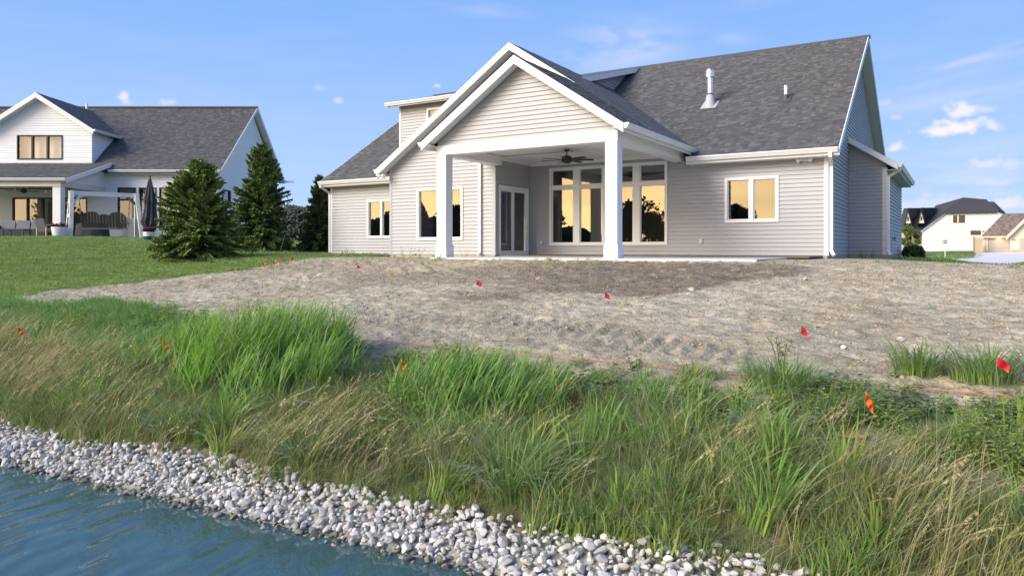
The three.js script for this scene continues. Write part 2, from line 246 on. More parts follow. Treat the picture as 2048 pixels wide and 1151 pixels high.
// a wall sheathed in lapped boards; poly is convex, openings are [x0, x1, y0, y1]
function sidedWall(parent, O, X, N, poly, { openings = [], exposure = 0.114, single = false, siding = M.siding, sheath = M.siding, thick = 0.12, y0 } = {}) {
  const f = frameOf(O, X, N), sh = new THREE.Shape(poly.map(p => new THREE.Vector2(...p)));
  for (const o of openings) sh.holes.push(new THREE.Path([[o[0], o[2]], [o[0], o[3]], [o[1], o[3]], [o[1], o[2]]].map(p => new THREE.Vector2(...p))));
  const eg = new THREE.ExtrudeGeometry(sh, { depth: thick, bevelEnabled: false }); eg.translate(0, 0, -thick - 0.004); eg.applyMatrix4(f);
  const wall = mesh('wall', eg, sheath, parent), lo = y0 ?? Math.min(...poly.map(p => p[1])), hi = Math.max(...poly.map(p => p[1])), merged = new Soup();
  let count = 0;
  for (let yc = lo; yc < hi - 0.01; yc += exposure) {
    const yt = Math.min(yc + exposure, hi), cuts = [yc, yt]; for (const o of openings) for (const y of [o[2], o[3]]) if (y > yc + 0.004 && y < yt - 0.004) cuts.push(y);
    cuts.sort((a, b) => a - b);
    for (let k = 0; k + 1 < cuts.length; k++) {
      const ya = cuts[k], yb = cuts[k + 1], [l0, r0] = span(poly, ya + 1e-4), [l1, r1] = span(poly, yb - 1e-4); if (!(r0 > l0) || !isFinite(l1)) continue;
      let segs = [[l0, l1, r0, r1]];
      for (const o of openings) if (o[2] < (ya + yb) / 2 && o[3] > (ya + yb) / 2) segs = segs.flatMap(s => { const m0 = (s[0] + s[2]) / 2; void m0; const out = []; if (o[0] > Math.min(s[0], s[1]) + 0.01) out.push([s[0], s[1], Math.min(o[0], s[2]), Math.min(o[0], s[3])]); if (o[1] < Math.max(s[2], s[3]) - 0.01) out.push([Math.max(o[1], s[0]), Math.max(o[1], s[1]), s[2], s[3]]); return out.filter(q => q[2] - q[0] > 0.01 || q[3] - q[1] > 0.01); });
      const zo = y => 0.003 + 0.024 * (1 - (y - yc) / exposure);
      for (const s of segs) {
        const b = single ? new Soup() : merged, P = (x, y, z) => V(x, y, z).applyMatrix4(f).toArray();
        b.hexa([P(s[0], ya, zo(ya)), P(s[2], ya, zo(ya)), P(s[2], ya, 0), P(s[0], ya, 0)], [P(s[1], yb, zo(yb)), P(s[3], yb, zo(yb)), P(s[3], yb, 0), P(s[1], yb, 0)]);
        if (single) { mesh('siding_board', b.geo(), siding, wall); count++; }
      }
    }
  }
  if (!single) mesh('siding', merged.geo(), siding, wall);
  wall.userData.count = count;
  return wall;
}
// a shingled roof plane: O + a*A + s*S, poly in (a, s); tones are base colours of single shingles
const TONES = [[0.080, 0.080, 0.079], [0.092, 0.092, 0.090], [0.108, 0.107, 0.104], [0.128, 0.126, 0.121], [0.068, 0.068, 0.067], [0.098, 0.094, 0.088], [0.086, 0.087, 0.090]];
const TONE_M = TONES.map(c => mat(c, 0.92));
const roofM = new THREE.MeshStandardMaterial({ vertexColors: true, roughness: 0.92 });
const singles = { near: null, list: [] };
function shingled(parent, O, A, S, poly, { seed = 1, exposure = 0.142, tones = TONES, thick = 0.13, deckM = M.deck, pick = null, wide = 1, scale = 1 } = {}) {
  const o = V(...O), a = V(...A).normalize(), s = V(...S).normalize(), n = V(0, 0, 0).crossVectors(a, s); if (n.y < 0) n.negate();
  const at = (x, y, z) => o.clone().addScaledVector(a, x).addScaledVector(s, y).addScaledVector(n, z).toArray(), r = rng(seed);
  const deck = new Soup(); deck.slab(poly.map(p => at(p[0], p[1], -0.004)), n.clone().multiplyScalar(-thick).toArray());
  const roof = mesh('roof', deck.geo(), deckM, parent), all = new Soup(true), lo = Math.min(...poly.map(p => p[1])), hi = Math.max(...poly.map(p => p[1]));
  const flip = V(0, 0, 0).crossVectors(a, s).dot(n) < 0, tab = (b, x0, x1, y0, y1, z0, z1, c) => { let B = [at(x0, y0, -0.003), at(x1, y0, -0.003), at(x1, y1, -0.003), at(x0, y1, -0.003)], T = [at(x0, y0, z0), at(x1, y0, z0), at(x1, y1, z1), at(x0, y1, z1)]; if (flip) { B.reverse(); T.reverse(); } b.hexa(B, T, c); };
  let row = 0;
  for (let y = lo; y < hi - 0.02; y += exposure, row++) {
    const y1 = Math.min(hi, y + exposure + 0.02), [l, e] = span(poly, Math.min(hi - 1e-4, y + exposure * 0.5)); if (!(e > l)) continue;
    let x = l - r() * 0.15;
    while (x < e) {
      const w = (0.06 + r() * 0.15) * wide, x0 = Math.max(l, x), x1 = Math.min(e, x + w); x += w; if (x1 - x0 < 0.015) continue;
      const k = Math.floor(Math.pow(r(), 1.25) * tones.length) % tones.length, c = tones[k], j = 0.92 + r() * 0.16, up = (r() < 0.5 ? 0.013 : 0.0075) * scale + r() * 0.002;
      const mid = at((x0 + x1) / 2, y, 0);
      if (pick && pick(mid)) { const b = new Soup(); tab(b, x0, x1, y, y1, up, 0.003 * scale, null); mesh('shingle', b.geo(), TONE_M[k], roof); singles.list.push(1); }
      else tab(all, x0, x1, y, y1, up, 0.003 * scale, [c[0] * j, c[1] * j, c[2] * j]);
    }
  }
  tag(mesh('shingles', all.geo(), roofM, roof), null, null, null, 'stuff');
  return roof;
}
// a framed window in the plane frame f: units are [x0, x1, [[y0, y1], ...]]; glass set back
function makeWindow(parent, O, X, N, x0, x1, y0, y1, units, { trim = M.vinyl, name = 'window', out = 0.045, w = 0.075, rail = 0.05 } = {}) {
  const f = frameOf(O, X, N), b = (s, a, c, d, e, g, h) => { const P = (x, y, z) => V(x, y, z).applyMatrix4(f).toArray(); s.hexa([P(a, d, h), P(c, d, h), P(c, d, g), P(a, d, g)], [P(a, e, h), P(c, e, h), P(c, e, g), P(a, e, g)]); };
  const fr = new Soup(); b(fr, x0, x0 + w, y0, y1, -0.10, out); b(fr, x1 - w, x1, y0, y1, -0.10, out); b(fr, x0 + w, x1 - w, y1 - w, y1, -0.10, out); b(fr, x0 + w, x1 - w, y0, y0 + w, -0.10, out + 0.006);
  const win = mesh(name, fr.geo(), trim, parent), ms = new Soup(); let any = false;
  units.forEach(([a, c, rows], i) => { if (i) { b(ms, units[i - 1][1], a, y0 + w, y1 - w, -0.095, out - 0.008); any = true; } rows.forEach(([p, q], k) => { if (k) { b(ms, a, c, rows[k - 1][1], p, -0.09, out - 0.012); any = true; } }); });
  if (any) mesh('mullion', ms.geo(), trim, win);
  for (const [a, c, rows] of units) for (const [p, q] of rows) {
    const sash = new Soup(), t = rail * 0.5; b(sash, a, a + t, p, q, -0.05, -0.004); b(sash, c - t, c, p, q, -0.05, -0.004); b(sash, a + t, c - t, q - t, q, -0.05, -0.004); b(sash, a + t, c - t, p, p + t, -0.05, -0.004);
    mesh('sash', sash.geo(), trim, win);
    const g = new Soup(), P = (x, y) => V(x, y, -0.03).applyMatrix4(f).toArray(); g.quad(P(a, p), P(c, p), P(c, q), P(a, q)); mesh('pane', g.geo(), M.glass, win);
  }
  return win;
}
const rake = (s, p, q, drop, n) => s.slab([p, q, [q[0], q[1] - drop, q[2]], [p[0], p[1] - drop, p[2]]], n);
const GUT = [[0, 0], [0.015, -0.125], [0.075, -0.125], [0.10, -0.075], [0.128, -0.03], [0.128, 0], [0.115, 0], [0.115, -0.02], [0.09, -0.068], [0.07, -0.11], [0.025, -0.11], [0.012, 0]];
function gutter(parent, p, q, out, m = M.gutter) { const s = new Soup(), n = GUT.length; const at = (o, [a, b]) => [o[0] + out[0] * a, o[1] + b, o[2] + out[2] * a]; for (let i = 0; i < n; i++) { const j = (i + 1) % n; s.quad(at(p, GUT[i]), at(q, GUT[i]), at(q, GUT[j]), at(p, GUT[j])); } for (const o of [p, q]) { const c = [[0, 0], [0.015, -0.125], [0.075, -0.125], [0.10, -0.075], [0.128, -0.03], [0.128, 0]].map(k => at(o, k)); for (let i = 1; i + 1 < c.length; i++) s.tri(c[0], c[i], c[i + 1]); } return mesh('gutter', s.geo(), m, parent); }
function downspout(parent, pts, m = M.gutter, w = 0.085, d = 0.06, side = [1, 0, 0]) { const s = new Soup(); for (let i = 0; i + 1 < pts.length; i++) { const a = V(...pts[i]), b = V(...pts[i + 1]), e = b.clone().sub(a).normalize(); s.bar(a.addScaledVector(e, i ? -0.018 : 0).toArray(), b.addScaledVector(e, 0.018).toArray(), w - 0.001 * i, d - 0.001 * i, side); } return mesh('downspout', s.geo(), m, parent); }
// ---------------------------------------------------------------- main house: grey lapped siding, covered porch
{
  const house = thing('grey_house', 'grey lap-sided house with covered porch and dark shingle roofs above the bare soil', 'house');
  const E_ = [1, 0, 0], FRONT = [0, 0, 1], RIGHT = [1, 0, 0], LEFT = [-1, 0, 0], AX = [0, 0, -1], AXL = [0, 0, 1];
  const W = 4.935, VW = 4.812, VB = 2.685, UD = -5.035, UR = 3.992, UL = -13.989, UB = -9.149, PM = 0.667, c = 0.1525;
  const part = (name, f, m) => mesh(name, soup(f), m, house);
  // foundation
  part('foundation', s => { s.box(UL + 0.01, UB, -0.6, 0.052, -VW - 0.2, -VW + 0.004); s.box(UB + 0.01, UD - 0.01, -0.6, 0.052, -VB - 0.2, -VB + 0.004); s.box(UD - 0.2, UD - 0.004, -0.6, 0.052, -VW + 0.004, -VB - 0.2); s.box(UD, UR - 0.01, -0.6, 0.052, -VW - 0.2, -VW + 0.005); s.box(UR - 0.2, UR - 0.004, -0.6, 0.052, -19, -VW - 0.2); s.box(UR - 0.004, 5.05, -0.6, 0.052, -9.4, -9.2); s.box(4.85, 5.046, -0.6, 0.052, -16, -9.4); }, M.foundation);
  part('patio_slab', s => { s.box(-W - 0.3, 3.35, -0.25, 0, -VW + 0.006, 0.33); }, M.concrete);
  // walls
  const bigWin = [-4.302, -0.368, 0.338, 2.81], rWin = [1.306, 2.764, 0.955, 2.215], bedWin = [-8.016, -6.207, 0.50, 2.168], lWin = [-12.108, -10.72, 0.62, 2.07];
  const pad = (o, d = 0.02) => [o[0] + d, o[1] - d, o[2] + d, o[3] - d];
  const walls = [];
  walls.push(sidedWall(house, [0, 0, -VW], E_, FRONT, [[UD, 0.05], [UR, 0.05], [UR, 3.03], [UD, 3.03]], { openings: [pad(bigWin), pad(rWin)], single: true }));
  walls.push(sidedWall(house, [0, 0, -VB], E_, FRONT, [[UB, 0.05], [UD, 0.05], [UD, 5.72], [UB, 2.98]], { openings: [pad(bedWin)], single: true }));
  walls.push(sidedWall(house, [0, 0, -VB], E_, FRONT, [[UD, 3.0], [-2.45, 3.0], [-2.45, 4.9], [-4.31, 6.15], [UD, 5.66]]));
  walls.push(sidedWall(house, [0, 0, -VW], E_, FRONT, [[UL, 0.05], [UB, 0.05], [UB, 2.95], [UL, 2.95]], { openings: [pad(lWin)], single: true }));
  walls.push(sidedWall(house, [UD, 0, 0], AX, RIGHT, [[VB, 0.05], [VW, 0.05], [VW, 3.02], [VB, 3.02]], { openings: [[2.89, 4.63, 0.05, 2.16]], single: true }));
  // porch gable above the beam
  walls.push(sidedWall(house, [0, 0, c - 0.03], E_, FRONT, [[-W - c + 0.02, 2.985], [c - 0.02, 2.985], [c - 0.02, 3.12], [-W / 2, 4.84], [-W - c + 0.02, 3.12]], { single: true }));
  // right gable end and the lean-to
  walls.push(sidedWall(house, [UR, 0, 0], AX, RIGHT, [[VW, 0.05], [18.6, 0.05], [18.6, 3.9], [11.658, 7.36], [VW, 2.96]]));
  walls.push(sidedWall(house, [0, 0, -9.2], E_, FRONT, [[UR, 0.05], [5.05, 0.05], [5.05, 2.80], [UR, 3.58]]));
  walls.push(sidedWall(house, [5.05, 0, 0], AX, RIGHT, [[9.2, 0.05], [16.0, 0.05], [16.0, 2.72], [9.2, 2.72]]));
  walls.push(sidedWall(house, [UL, 0, 0], AXL, LEFT, [[-18.6, 0.05], [-VW, 0.05], [-VW, 2.96], [-11.658, 7.36], [-18.6, 3.9]]));
  walls.push(sidedWall(house, [UB, 0, 0], AXL, LEFT, [[-VW, 0.05], [-VB, 0.05], [-VB, 2.95], [-VW, 2.95]]));
  // wide shed dormer
  walls.push(sidedWall(house, [0, 0, -6.735], E_, FRONT, [[-12.14, 4.2], [-4.2, 4.2], [-4.2, 5.96], [-12.14, 5.96]], { openings: [[-10.75, -9.9, 5.0, 5.68]] }));
  walls.push(sidedWall(house, [-4.2, 0, 0], AX, RIGHT, [[6.735, 4.3], [11.4, 7.3], [11.4, 7.33], [6.735, 6.02]]));
  walls.push(sidedWall(house, [-12.14, 0, 0], AXL, LEFT, [[-11.4, 7.3], [-6.735, 4.3], [-6.735, 6.02], [-11.4, 7.33]]));
  makeWindow(house, [0, 0, -6.735], E_, FRONT, -10.77, -9.88, 4.98, 5.70, [[-10.70, -10.34, [[5.05, 5.63]]], [-10.31, -9.95, [[5.05, 5.63]]]]);
  part('rear_wall', s => s.box(UL + 0.13, UR - 0.13, -0.4, 4.0, -18.7, -18.55), M.siding);
  // corner boards
  part('corner_trim', s => { s.box(UR - 0.085, UR + 0.026, 0.04, 2.86, -VW - 0.085, -VW + 0.026); }, M.trim);
  part('corner_trim', s => { s.box(UB - 0.026, UB + 0.07, 0.04, 2.80, -VB - 0.07, -VB + 0.026); }, M.siding);
  part('corner_trim', s => { s.box(UD - 0.085, UD + 0.026, 0.04, 2.99, -VB - 0.085, -VB + 0.026); }, M.siding);
  part('corner_trim', s => { s.box(UL - 0.026, UL + 0.07, 0.04, 2.80, -VW - 0.07, -VW + 0.026); }, M.trim);
  part('corner_trim', s => { s.box(5.05 - 0.11, 5.05 + 0.026, 0.04, 2.72, -9.2 - 0.09, -9.2 + 0.026); }, M.trim);
  part('corner_trim', s => { s.box(UR + 0.02, UR + 0.06, 0.04, 3.55, -9.18, -9.14); }, M.siding);
  part('corner_trim', s => { s.box(UD + 0.018, UD + 0.055, 0.04, 3.0, -VW + 0.018, -VW + 0.055); }, M.siding);
  part('corner_trim', s => { s.box(-12.166, -12.07, 4.25, 5.95, -6.8, -6.709); }, M.trim);
  // windows and the sliding door
  const y0 = bigWin[2], y1 = bigWin[3], rows = [[0.41, 2.125], [2.235, 2.74]];
  makeWindow(house, [0, 0, -VW], E_, FRONT, -4.302, -2.388, y0, y1, [[-4.225, -3.452, rows], [-3.232, -2.464, rows]]);
  makeWindow(house, [0, 0, -VW], E_, FRONT, -2.282, -0.368, y0, y1, [[-2.205, -1.45, rows], [-1.228, -0.444, rows]]);
  part('window_post', s => s.box(-2.388, -2.282, y0 + 0.004, y1 - 0.004, -VW - 0.1, -VW + 0.035), M.vinyl);
  makeWindow(house, [0, 0, -VW], E_, FRONT, rWin[0], rWin[1], rWin[2], rWin[3], [[1.378, 1.975, [[1.03, 2.145]]], [2.092, 2.69, [[1.03, 2.145]]]]);
  makeWindow(house, [0, 0, -VB], E_, FRONT, bedWin[0], bedWin[1], bedWin[2], bedWin[3], [[-7.945, -7.15, [[0.575, 2.095]]], [-7.075, -6.28, [[0.575, 2.095]]]]);
  makeWindow(house, [0, 0, -VW], E_, FRONT, lWin[0], lWin[1], lWin[2], lWin[3], [[-12.035, -11.455, [[0.695, 1.998]]], [-11.375, -10.795, [[0.695, 1.998]]]]);
  {
    const f = frameOf([UD, 0, 0], AX, RIGHT), P = (x, y, z) => V(x, y, z).applyMatrix4(f).toArray(), b = (s, a, q, d, e, g, h) => s.hexa([P(a, d, h), P(q, d, h), P(q, d, g), P(a, d, g)], [P(a, e, h), P(q, e, h), P(q, e, g), P(a, e, g)]);
    const door = mesh('sliding_door', soup(s => { b(s, 2.87, 2.95, 0.02, 2.175, -0.1, 0.045); b(s, 4.57, 4.65, 0.02, 2.175, -0.1, 0.045); b(s, 2.95, 4.57, 2.09, 2.175, -0.1, 0.045); b(s, 2.95, 4.57, 0.02, 0.07, -0.1, 0.06); }), M.vinyl, house);
    [[2.95, 3.80, -0.075, -0.035], [3.72, 4.57, -0.03, 0.012]].forEach(([a, q, z0, z1], i) => {
      const p = mesh('door_panel', soup(s => { b(s, a, a + 0.07, 0.07, 2.09, z0, z1); b(s, q - 0.07, q, 0.07, 2.09, z0, z1); b(s, a + 0.07, q - 0.07, 2.01, 2.09, z0, z1); b(s, a + 0.07, q - 0.07, 0.07, 0.17, z0, z1); }), M.vinyl, door);
      void p; const g = new Soup(); g.quad(P(a + 0.07, 0.17, z1 - 0.02), P(q - 0.07, 0.17, z1 - 0.02), P(q - 0.07, 2.01, z1 - 0.02), P(a + 0.07, 2.01, z1 - 0.02)); mesh('pane', g.geo(), M.glass, door);
    });
    mesh('handle', soup(s => { b(s, 4.505, 4.53, 0.95, 1.2, 0.012, 0.05); }), M.vinyl, door);
  }
  // dim rooms behind the glass
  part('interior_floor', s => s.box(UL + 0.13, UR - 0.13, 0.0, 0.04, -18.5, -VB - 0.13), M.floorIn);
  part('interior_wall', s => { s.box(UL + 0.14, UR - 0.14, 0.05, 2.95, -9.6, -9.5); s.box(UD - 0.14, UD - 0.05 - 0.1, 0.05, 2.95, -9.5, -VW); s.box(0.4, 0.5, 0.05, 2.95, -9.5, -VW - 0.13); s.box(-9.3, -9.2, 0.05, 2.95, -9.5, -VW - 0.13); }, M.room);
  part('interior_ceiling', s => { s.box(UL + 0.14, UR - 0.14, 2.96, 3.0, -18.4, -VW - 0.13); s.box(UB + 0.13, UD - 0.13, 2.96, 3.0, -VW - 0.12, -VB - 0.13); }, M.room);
  // porch: columns, beams, ceiling
  for (const u of [0, -W]) { const col = part('porch_column', s => s.box(u - c, u + c, 0.32, 2.742, -c, c), M.trim); mesh('column_base', soup(s => { s.box(u - 0.178, u + 0.178, -0.14, 0.31, -0.178, 0.178); s.box(u - 0.165, u + 0.165, 0.31, 0.322, -0.165, 0.165); }), M.trim, col); }
  part('porch_beam', s => s.box(-W - c - 0.012, c + 0.012, 2.74, 2.985, -c - 0.012, c + 0.012), M.trim);
  part('porch_beam', s => s.box(-c, c + 0.012, 2.742, 3.0, -VW + 0.02, -c - 0.012), M.trim);
  part('porch_beam', s => s.box(-W - c - 0.012, -W + c, 2.742, 3.0, -VB + 0.02, -c - 0.012), M.trim);
  const ceil = part('porch_ceiling', s => s.box(-W + c, -c, 3.035, 3.07, -VW + 0.01, -c - 0.012), M.soffit);
  part('porch_ceiling', s => s.box(UD + 0.02, -W + c - 0.002, 3.014, 3.06, -VW + 0.01, -VB + 0.02), M.trim);
  for (let i = 0; i < 3; i++) for (let j = 0; j < 3; j++) { const x0 = -W + c + i * 1.543, z1 = -c - 0.012 - j * 1.546; mesh('ceiling_panel', soup(s => s.box(x0 + 0.006, x0 + 1.537, 3.012, 3.035, z1 - 1.54, z1 - 0.006)), M.trim, ceil); }
  part('porch_frieze', s => { s.box(UD + 0.02, -c, 2.90, 3.012, -VW + 0.02, -VW + 0.05); s.box(UD + 0.02, UD + 0.045, 2.93, 3.012, -VW + 0.05, -VB + 0.02); }, M.trim);
  // ---- roofs
  const hp = 3.077, eo = 0.438, vo = -0.444, ridP = -W / 2, hr = 5.014, ub = -4.31, hb = 6.271, vo2 = 2.332;
  const mainA = 4.398, mainH = 2.822, ridV = 11.658, ridH = 7.498, MS = (ridH - mainH) / (ridV - mainA), ML = Math.hypot(ridV - mainA, ridH - mainH), ms = v => (v - mainA) * Math.hypot(1, MS);
  const pickMain = p => singles.list.length < 300 && p[0] > 0.9 && p[1] < 4.15;
  const main = { seed: 3, pick: pickMain }, MO = [0, mainH, -mainA], MSv = [0, MS, -1];
  shingled(house, MO, E_, MSv, [[0.40, 0], [4.306, 0], [4.306, ML], [-4.22, ML], [-4.22, ms(9.6)], [0.35, ms(4.86)]], main);
  shingled(house, MO, E_, MSv, [[-14.204, 0], [-12.1, 0], [-12.1, ML], [-14.204, ML]], { seed: 4 });
  shingled(house, MO, E_, MSv, [[-12.1, 0], [-9.42, 0], [-7.2, ms(6.75)], [-12.1, ms(6.75)]], { seed: 5 });
  part('rear_roof', s => s.slab([[-14.204, ridH, -ridV], [4.306, ridH, -ridV], [4.306, 3.75, -19.1], [-14.204, 3.75, -19.1]], [0, -0.13, 0]), M.deck);
  part('ridge_cap', s => { for (let x = -14.2; x < 4.25; x += 0.145) { const t = 0.006 * ((x * 7) % 1); s.slab([[x, ridH + 0.022 + t, -ridV], [x + 0.16, ridH + 0.014, -ridV], [x + 0.16, ridH - 0.075, -ridV + 0.14], [x, ridH - 0.066 + t, -ridV + 0.14]], [0, -0.02, 0]); s.slab([[x, ridH + 0.022 + t, -ridV], [x + 0.16, ridH + 0.014, -ridV], [x + 0.16, ridH - 0.075, -ridV - 0.14], [x, ridH - 0.066 + t, -ridV - 0.14]], [0, -0.02, 0]); } }, TONE_M[0]);
  // bedroom gable (ridge runs back into the main roof)
  const gl = Math.hypot(1, PM);
  const vEnd = 9.75;
  shingled(house, [ub, hb, -vo2], [0, 0, -1], [1, -PM, 0], [[0, 0], [vEnd - vo2, 0], [4.86 - vo2, 4.75 * gl], [0, 4.75 * gl]].map(p => [p[0], p[1] - 0]), { seed: 6, thick: 0.02 });
  shingled(house, [-9.45, hb - PM * 5.14, -vo2], [0, 0, -1], [1, PM, 0], [[0, 0], [4.6 - vo2, 0], [vEnd - vo2, 5.14 * gl], [0, 5.14 * gl]], { seed: 7, thick: 0.1 });
  // porch roof
  shingled(house, [eo, hp, -vo], [0, 0, -1], [-1, PM, 0], [[0, 0], [5.3, 0], [2.9, 2.905 * gl], [0, 2.905 * gl]], { seed: 8, thick: 0.10 });
  shingled(house, [-W - eo, hp, -vo], [0, 0, -1], [1, PM, 0], [[0, 0], [VB - vo, 0], [VB - vo, 2.905 * gl], [0, 2.905 * gl]], { seed: 9, thick: 0.10 });
  // rake boards and their soffits
  const rk = (p, q, drop, n, m = M.trim) => part('rake_board', s => rake(s, p, q, drop, n), m);
  const z1 = -vo, z2 = -vo2;
  rk([ridP, hr + 0.0, z1 + 0.002], [eo, hp, z1 + 0.002], 0.215, [0, 0, 0.03]); rk([ridP, hr, z1 + 0.002], [-W - eo, hp, z1 + 0.002], 0.215, [0, 0, 0.03]);
  rk([ub, hb, z2 + 0.002], [ridP + 0.3, hb - PM * (ridP + 0.3 - ub), z2 + 0.002], 0.215, [0, 0, 0.03]); rk([ub, hb, z2 + 0.002], [-9.45, hb - PM * 5.14, z2 + 0.002], 0.215, [0, 0, 0.03]);
  const sof = (pts, th = [0, 0.012, 0]) => part('soffit', s => s.slab(pts, th), M.soffit), so = 0.19;
  sof([[ridP, hr - so, z1], [eo, hp - so, z1], [eo, hp - so, c + 0.01], [ridP, hr - so, c + 0.01]]); sof([[ridP, hr - so, z1], [-W - eo, hp - so, z1], [-W - eo, hp - so, c + 0.01], [ridP, hr - so, c + 0.01]]);
  sof([[ub, hb - so, z2], [-9.45, hb - PM * 5.14 - so, z2], [-9.45, hb - PM * 5.14 - so, -VB], [ub, hb - so, -VB]]); sof([[ub, hb - so, z2], [-2.3, hb - PM * 2.01 - so, z2], [-2.3, hb - PM * 2.01 - so, -VB], [ub, hb - so, -VB]]);
  sof([[c, 2.985, z1], [eo - 0.02, 2.985, z1], [eo - 0.02, 2.985, -VW + 0.3], [c, 2.985, -VW + 0.3]], [0, -0.014, 0]); sof([[-W - c, 2.985, z1], [-W - eo + 0.02, 2.985, z1], [-W - eo + 0.02, 2.985, -VB], [-W - c, 2.985, -VB]], [0, -0.014, 0]);
  for (let k = 0; k < 16; k++) part('soffit_rib', s => s.box(c + 0.02, eo - 0.03, 2.962, 2.971, z1 - 0.15 - k * 0.305, z1 - 0.125 - k * 0.305), M.soffit);
  // eave fascia and gutters
  part('fascia', s => s.box(eo - 0.03, eo - 0.004, hp - 0.18, hp - 0.012, -4.55, z1), M.trim); part('fascia', s => s.box(-W - eo + 0.004, -W - eo + 0.03, hp - 0.18, hp - 0.012, -VB, z1), M.trim);
  gutter(house, [eo - 0.002, hp + 0.005, z1 + 0.01], [eo - 0.002, hp + 0.005, -4.62], [1, 0, 0]); gutter(house, [-W - eo + 0.002, hp + 0.005, z1 + 0.01], [-W - eo + 0.002, hp + 0.005, -VB + 0.02], [-1, 0, 0]);
  gutter(house, [-9.448, 2.845, z2 + 0.01], [-9.448, 2.845, -4.3], [-1, 0, 0]);
  part('fascia', s => s.box(0.32, 4.306, mainH - 0.19, mainH - 0.012, -mainA - 0.03, -mainA - 0.006), M.trim); part('fascia', s => s.box(-14.204, -9.5, mainH - 0.19, mainH - 0.012, -mainA - 0.03, -mainA - 0.006), M.trim);
  sof([[0.32, mainH - 0.19, -mainA - 0.03], [4.28, mainH - 0.19, -mainA - 0.03], [4.28, mainH - 0.19, -VW + 0.02], [0.32, mainH - 0.19, -VW + 0.02]], [0, -0.012, 0]); sof([[-14.18, mainH - 0.19, -mainA - 0.03], [-9.2, mainH - 0.19, -mainA - 0.03], [-9.2, mainH - 0.19, -VW + 0.02], [-14.18, mainH - 0.19, -VW + 0.02]], [0, -0.012, 0]);
  gutter(house, [0.34, mainH + 0.004, -mainA - 0.005], [4.3, mainH + 0.004, -mainA - 0.005], [0, 0, 1]); gutter(house, [-14.2, mainH + 0.004, -mainA - 0.005], [-9.33, mainH + 0.004, -mainA - 0.005], [0, 0, 1]);
  // gable-end rakes of the main roof
  for (const [x, d] of [[4.306, 1], [-14.204, -1]]) {
    rk([x, mainH - 0.0, -mainA], [x, ridH, -ridV], 0.20, [0.028 * d, 0, 0]); rk([x, ridH, -ridV], [x, 3.75, -19.1], 0.20, [0.028 * d, 0, 0]);
    const w = d > 0 ? UR : UL; sof([[x, mainH - 0.19, -mainA], [x, ridH - 0.19, -ridV], [w, ridH - 0.19, -ridV], [w, mainH - 0.19, -mainA]]); sof([[x, 3.75 - 0.19, -19.1], [x, ridH - 0.19, -ridV], [w, ridH - 0.19, -ridV], [w, 3.75 - 0.19, -19.1]]);
  }
  // dormer roof
  const dz0 = -6.36, dh0 = 6.02, dz1 = -11.62, dh1 = 7.485;
  part('dormer_roof', s => s.slab([[-12.5, dh0, dz0], [-3.9, dh0, dz0], [-3.9, dh1, dz1], [-12.5, dh1, dz1]], [0, -0.05, 0]), TONE_M[1]);
  part('soffit', s => s.slab([[-12.48, dh0 - 0.16, dz0], [-3.92, dh0 - 0.16, dz0], [-3.92, dh0 - 0.06, -6.72], [-12.48, dh0 - 0.06, -6.72]], [0, -0.012, 0]), M.soffit);
  rk([-3.9, dh0 - 0.012, dz0], [-3.9, dh1 - 0.012, dz1], 0.19, [0.028, 0, 0]); rk([-12.5, dh0 - 0.012, dz0], [-12.5, dh1 - 0.012, dz1], 0.19, [-0.028, 0, 0]);
  part('fascia', s => s.box(-12.5, -3.9, dh0 - 0.19, dh0 - 0.03, dz0, dz0 + 0.02), M.trim);
  gutter(house, [-12.52, dh0 - 0.02, dz0 + 0.022], [-3.95, dh0 - 0.02, dz0 + 0.022], [0, 0, 1]);
  // lean-to roof
  part('lean_to_roof', s => s.slab([[UR + 0.02, 3.72, -8.86], [5.38, 2.80, -8.86], [5.38, 2.80, -16.3], [UR + 0.02, 3.72, -16.3]], [0, -0.07, 0]), TONE_M[1]);
  rk([UR + 0.02, 3.712, -8.858], [5.38, 2.792, -8.858], 0.19, [0, 0, 0.028]);
  part('soffit', s => { s.box(5.06, 5.36, 2.605, 2.62, -16.2, -8.88); s.slab([[UR + 0.03, 3.52, -8.87], [5.36, 2.61, -8.87], [5.36, 2.61, -9.19], [UR + 0.03, 3.52, -9.19]], [0, 0.012, 0]); }, M.soffit);
  part('fascia', s => s.box(5.355, 5.378, 2.61, 2.785, -16.3, -8.86), M.trim);
  gutter(house, [5.38, 2.80, -8.85], [5.38, 2.80, -16.3], [1, 0, 0]);
  // downspouts
  downspout(house, [[UR + 0.13, 2.70, -4.34], [UR + 0.13, 2.60, -4.36], [UR + 0.09, 2.42, -VW - 0.02], [UR + 0.09, 0.16, -VW - 0.02], [UR + 0.16, 0.06, -VW + 0.1]]);
  downspout(house, [[-5.545, 2.95, -VB + 0.065], [-5.545, 0.12, -VB + 0.065], [-5.545, 0.06, -VB + 0.16]]);
  downspout(house, [[5.44, 2.68, -9.0], [5.42, 2.62, -9.0], [5.11, 2.44, -9.12], [5.11, 0.16, -9.12], [5.16, 0.05, -9.02]]);
  downspout(house, [[-14.12, 2.70, -4.36], [-14.12, 2.62, -4.38], [-14.06, 2.40, -VW + 0.02], [-14.06, 0.10, -VW + 0.02], [-14.08, 0.04, -VW + 0.12]]);
  downspout(house, [[-9.5, 2.74, -3.6], [-9.5, 2.66, -3.6], [-9.22, 2.5, -3.0], [-9.22, 0.12, -2.8]], M.gutter, 0.06, 0.05);
